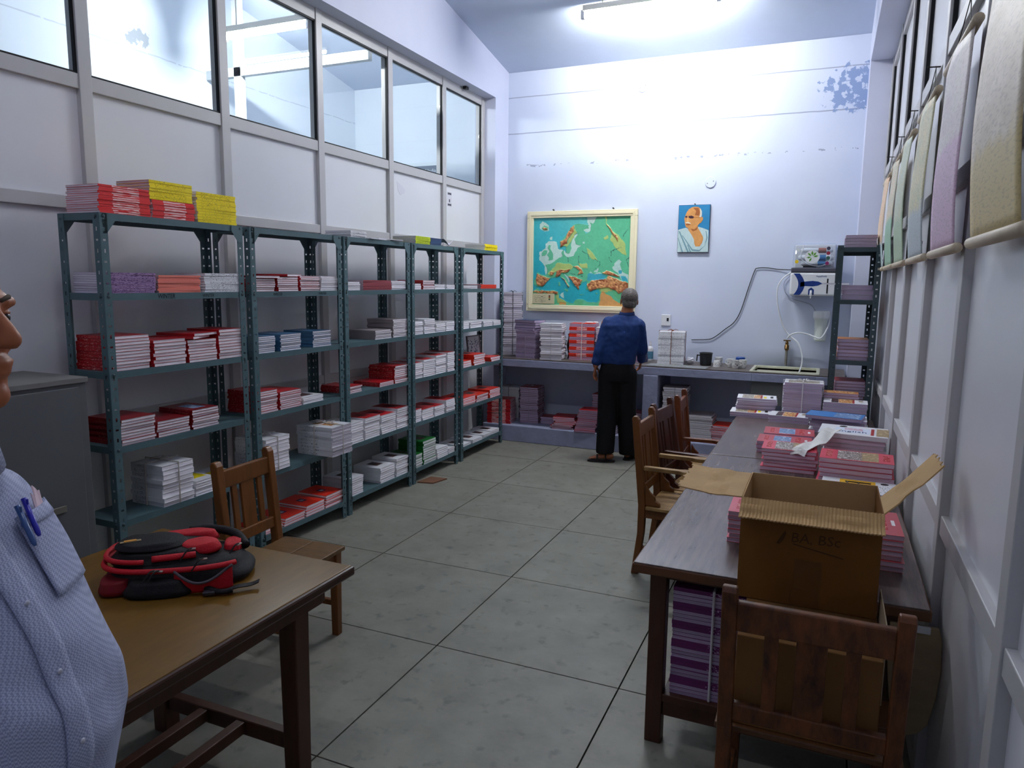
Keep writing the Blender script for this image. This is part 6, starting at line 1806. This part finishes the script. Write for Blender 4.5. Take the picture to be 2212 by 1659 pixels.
# --- the man at the left edge, close to the camera
m2 = thing('person', 'man in pale blue-violet checked shirt standing at the left edge, pens in pocket', 'person', (-1.178, 0.620, 0), rad(7))
SK2 = M('warm brown skin', (158, 92, 58), 0.45, 0.35, var=0.06, vscale=25)
b2 = MB()
H2, hm2 = head(b2, (0.010, 0.0, 1.672), rad(16), 1.04)
chain(b2, [(0.0, 0.0, 1.62), (-0.02, 0, 1.50)], [0.062, 0.070])
b2.loft([ering((x, 0, z), a, b) for x, z, a, b in ((0.0, 0.90, .13, .17), (0.02, 1.05, .155, .185), (-0.01, 1.2, .13, .16), (-0.055, 1.34, .10, .15), (-0.05, 1.44, .07, .09))])
for sy in (-1, 1):
    chain(b2, [(-0.01, sy * 0.09, 0.92), (0.0, sy * 0.10, 0.50), (-0.03, sy * 0.105, 0.09)], [0.095, 0.062, 0.044])
    foot(b2, (-0.03, sy * 0.105), rad(sy * 8), 0.012)
    chain(b2, [(-0.095, sy * 0.130, 1.36), (-0.178, sy * 0.160, 1.15), (-0.13, sy * 0.14, 0.93)], [0.055, 0.042, 0.030])
    hand(b2, (-0.13, sy * 0.14, 0.93), (-0.1, -sy * 0.5, -1), (1, 0, 0), (0, -sy, 0), 1.0)
fuse('body', b2, SK2, m2, 0.006, 4)
for sy in (-1, 1):
    e_ = part('eye', MB().ell(H2(0.070, sy * 0.032, 0.014), (0.012, 0.014, 0.011), 12, 8), EYEW, m2, smooth=True)
    part('iris', MB().ell(H2(0.0805, sy * 0.032, 0.014), (0.0035, 0.007, 0.007), 10, 6, 0, hm2), EYED, e_, smooth=True)
    part('eyelid', MB().ell(H2(0.070, sy * 0.032, 0.021), (0.0135, 0.016, 0.007), 12, 8, 0, hm2), SK2, m2, smooth=True)
    part('eyebrow', MB().tube([H2(0.087, sy * 0.014, 0.038), H2(0.085, sy * 0.032, 0.043), H2(0.070, sy * 0.052, 0.038)], [0.003, 0.004, 0.003], 8), M('grey eyebrow hair', (86, 74, 66), 0.8), m2, smooth=True)
hr = MB()
hr.ell(H2(-0.018, 0, 0.052), (0.103, 0.083, 0.092), 24, 16, 0, hm2)
hr.ell(H2(-0.045, 0, 0.0), (0.072, 0.075, 0.062), 20, 12, 0, hm2)
h_ = fuse('hair', hr, M('silver grey hair', (140, 134, 128), 0.6, 0.3, var=0.3, vscale=60), m2, 0.006, 3, None, lambda c: 0.003 * pnoise(c * 90))
bmh = bmesh.new(); bmh.from_mesh(h_.data)
inv = hm2.inverted()
kill = [v for v in bmh.verts for q in [inv @ (v.co - H2(0, 0, 0))] if q.x > 0.045 + max(0, q.z - 0.09) * 0.6 or (q.x > -0.01 and q.z < 0.035) or q.z < -0.05]
bmesh.ops.delete(bmh, geom=kill, context='VERTS')
bmh.to_mesh(h_.data); bmh.free()
def check_mat():
    m = M('pale violet check cloth', (176, 180, 216), 0.75, 0.2)
    nt = m.node_tree
    b = nt.nodes['Principled BSDF']
    tc = nt.nodes.new('ShaderNodeTexCoord')
    ck = nt.nodes.new('ShaderNodeTexChecker')
    ck.inputs['Scale'].default_value = 330
    ck.inputs['Color1'].default_value = srgb(180, 186, 210)
    ck.inputs['Color2'].default_value = srgb(144, 150, 180)
    nt.links.new(tc.outputs['Object'], ck.inputs['Vector'])
    nt.links.new(ck.outputs['Color'], b.inputs['Base Color'])
    n = nt.nodes.new('ShaderNodeTexNoise')
    n.inputs['Scale'].default_value = 11
    n.inputs['Detail'].default_value = 3
    nt.links.new(tc.outputs['Object'], n.inputs['Vector'])
    bp_ = nt.nodes.new('ShaderNodeBump')
    bp_.inputs['Strength'].default_value = 0.35
    bp_.inputs['Distance'].default_value = 0.02
    nt.links.new(n.outputs['Fac'], bp_.inputs['Height'])
    nt.links.new(bp_.outputs[0], b.inputs['Normal'])
    return m
CHK = check_mat()
PROF = [(0.80, 0.00, .165, .195), (0.90, 0.010, .175, .200), (0.99, 0.025, .182, .205), (1.06, 0.036, .192, .205), (1.13, 0.028, .190, .205), (1.21, 0.005, .176, .200), (1.29, -0.030, .158, .195), (1.36, -0.052, .136, .188), (1.41, -0.062, .112, .160), (1.45, -0.055, .090, .115), (1.50, -0.035, .074, .082)]
s2_ = MB().loft([ering((cx, 0, z), a, b) for z, cx, a, b in [(z, cx, a, b * 0.9) for z, cx, a, b in PROF]])
for sy in (-1, 1):
    chain(s2_, [(-0.095, sy * 0.130, 1.355), (-0.170, sy * 0.160, 1.18)], [0.076, 0.070])
def folds(c):
    k = 0.006 * pnoise(Vector((c.x * 8, c.y * 8, c.z * 5))) + 0.004 * math.sin((c.z * 1.0 + c.y * 1.6) * 26 + 3 * pnoise(c * 5)) * max(0, min(1, (1.42 - c.z) * 5))
    return k
sh2 = fuse('shirt', s2_, CHK, m2, 0.008, 5, 'pale blue-violet finely checked shirt', folds)
# front edge line: placket, pocket and pens lie on the shirt, found by casting towards it
from mathutils.bvhtree import BVHTree
bt = BVHTree.FromPolygons([v.co for v in sh2.data.vertices], [p.vertices[:] for p in sh2.data.polygons])
def on(y, z, lift=0.003):
    h = bt.ray_cast(Vector((1.0, y, z)), Vector((-1, 0, 0)))
    if h[0] is None:
        return Vector((0.1, y, z))
    return h[0] + h[1] * lift
def strip(y0f, z0, z1, hw, n=34, lift=0.004, m=3):
    return lambda u, v: on(y0f(z1 + (z0 - z1) * v) + (u * 2 - 1) * hw, z1 + (z0 - z1) * v, lift)
pl = part('placket', MB().grid(strip(lambda z: -0.012 - 0.01 * math.sin(z * 9), 0.84, 1.43, 0.019), 4, 40), CHK, m2, smooth=True, solid=0.004)
for k in range(6):
    z = 1.37 - 0.095 * k
    p = on(-0.012 - 0.01 * math.sin(z * 9), z, 0.008)
    part('button', MB().ell(p, (0.0022, 0.0042, 0.0042), 10, 6), M('pale button', (196, 196, 210), 0.3, 0.5), pl, smooth=True)
pk = part('pocket', MB().grid(lambda u, v: on(0.048 + 0.088 * u, 1.378 - 0.115 * v, 0.007 + 0.005 * math.sin(PI * u) * (1 - v)), 10, 12), CHK, m2, smooth=True, solid=0.003)
part('pocket_hem', MB().grid(lambda u, v: on(0.048 + 0.088 * u, 1.378 - 0.018 * v, 0.010 + 0.005 * math.sin(PI * u)), 10, 3), CHK, pk, smooth=True, solid=0.002)
part('pocket_paper', MB().grid(lambda u, v: on(0.086 + 0.022 * u, 1.372 + 0.026 * v * (1 - 0.3 * math.sin(9 * u)), 0.010 + 0.008 * v), 6, 4), M('folded pink paper', (226, 200, 208), 0.7), m2, solid=0.002)
for y, c, l0, l1 in ((0.058, (52, 84, 140), 1.335, 1.392), (0.072, (40, 40, 170), 1.345, 1.398)):
    a_, b__ = on(y, l0, 0.014), on(y, l1, 0.016)
    o = tag(part('pen', MB().tube([a_, a_.lerp(b__, 0.1), b__], [0.0022, 0.0042, 0.0042], 10), M('pen %d' % c[0], c, 0.3, 0.5), None, smooth=True), ('slate blue' if c[0] == 52 else 'bright blue') + ' pen clipped in the shirt pocket of the near man', 'pen')
    o.location = m2.location
    part('pen_clip', MB().tube([b__ + Vector((0.008, 0, 0)), b__ + Vector((0.009, 0, -0.035))], 0.0018, 6), M('pen clip %d' % c[0], c, 0.3, 0.5), o)
cl_ = MB()
cl_.loft([ering((-0.030, 0, 1.475), .088, .096, tilt=(-0.35, 0)), ering((-0.025, 0, 1.535), .074, .080, tilt=(-0.45, 0)), ering((-0.025, 0, 1.538), .070, .076, tilt=(-0.45, 0)), ering((-0.029, 0, 1.475), .078, .086, tilt=(-0.35, 0))])
part('collar', cl_, CHK, m2, smooth=True)
tr = MB()
tr.loft([ering((x, 0, z), a, b) for x, z, a, b in ((0.0, 0.78, .150, .185), (0.01, 0.88, .160, .19), (0.015, 0.97, .165, .195))])
for sy in (-1, 1):
    leg(tr, (0.0, sy * 0.092, 0.86), (0.0, sy * 0.10, 0.50), 0.115, 0.10)
    leg(tr, (0.0, sy * 0.10, 0.56), (-0.03, sy * 0.105, 0.05), 0.100, 0.092)
fuse('trousers', tr, M('charcoal trouser cloth', (44, 44, 52), 0.7, 0.2, var=0.1, vscale=10), m2, 0.010, 5)
for sy in (-1, 1):
    part('shoe', MB().loft([ering((0.03, sy * 0.107, 0.002), 0.135, 0.05, 24, rad(sy * 8)), ering((0.03, sy * 0.107, 0.03), 0.138, 0.052, 24, rad(sy * 8)), ering((0.015, sy * 0.107, 0.065), 0.115, 0.046, 24, rad(sy * 8)), ering((-0.02, sy * 0.105, 0.09), 0.06, 0.044, 24, rad(sy * 8))]), SOLE, m2, smooth=True)
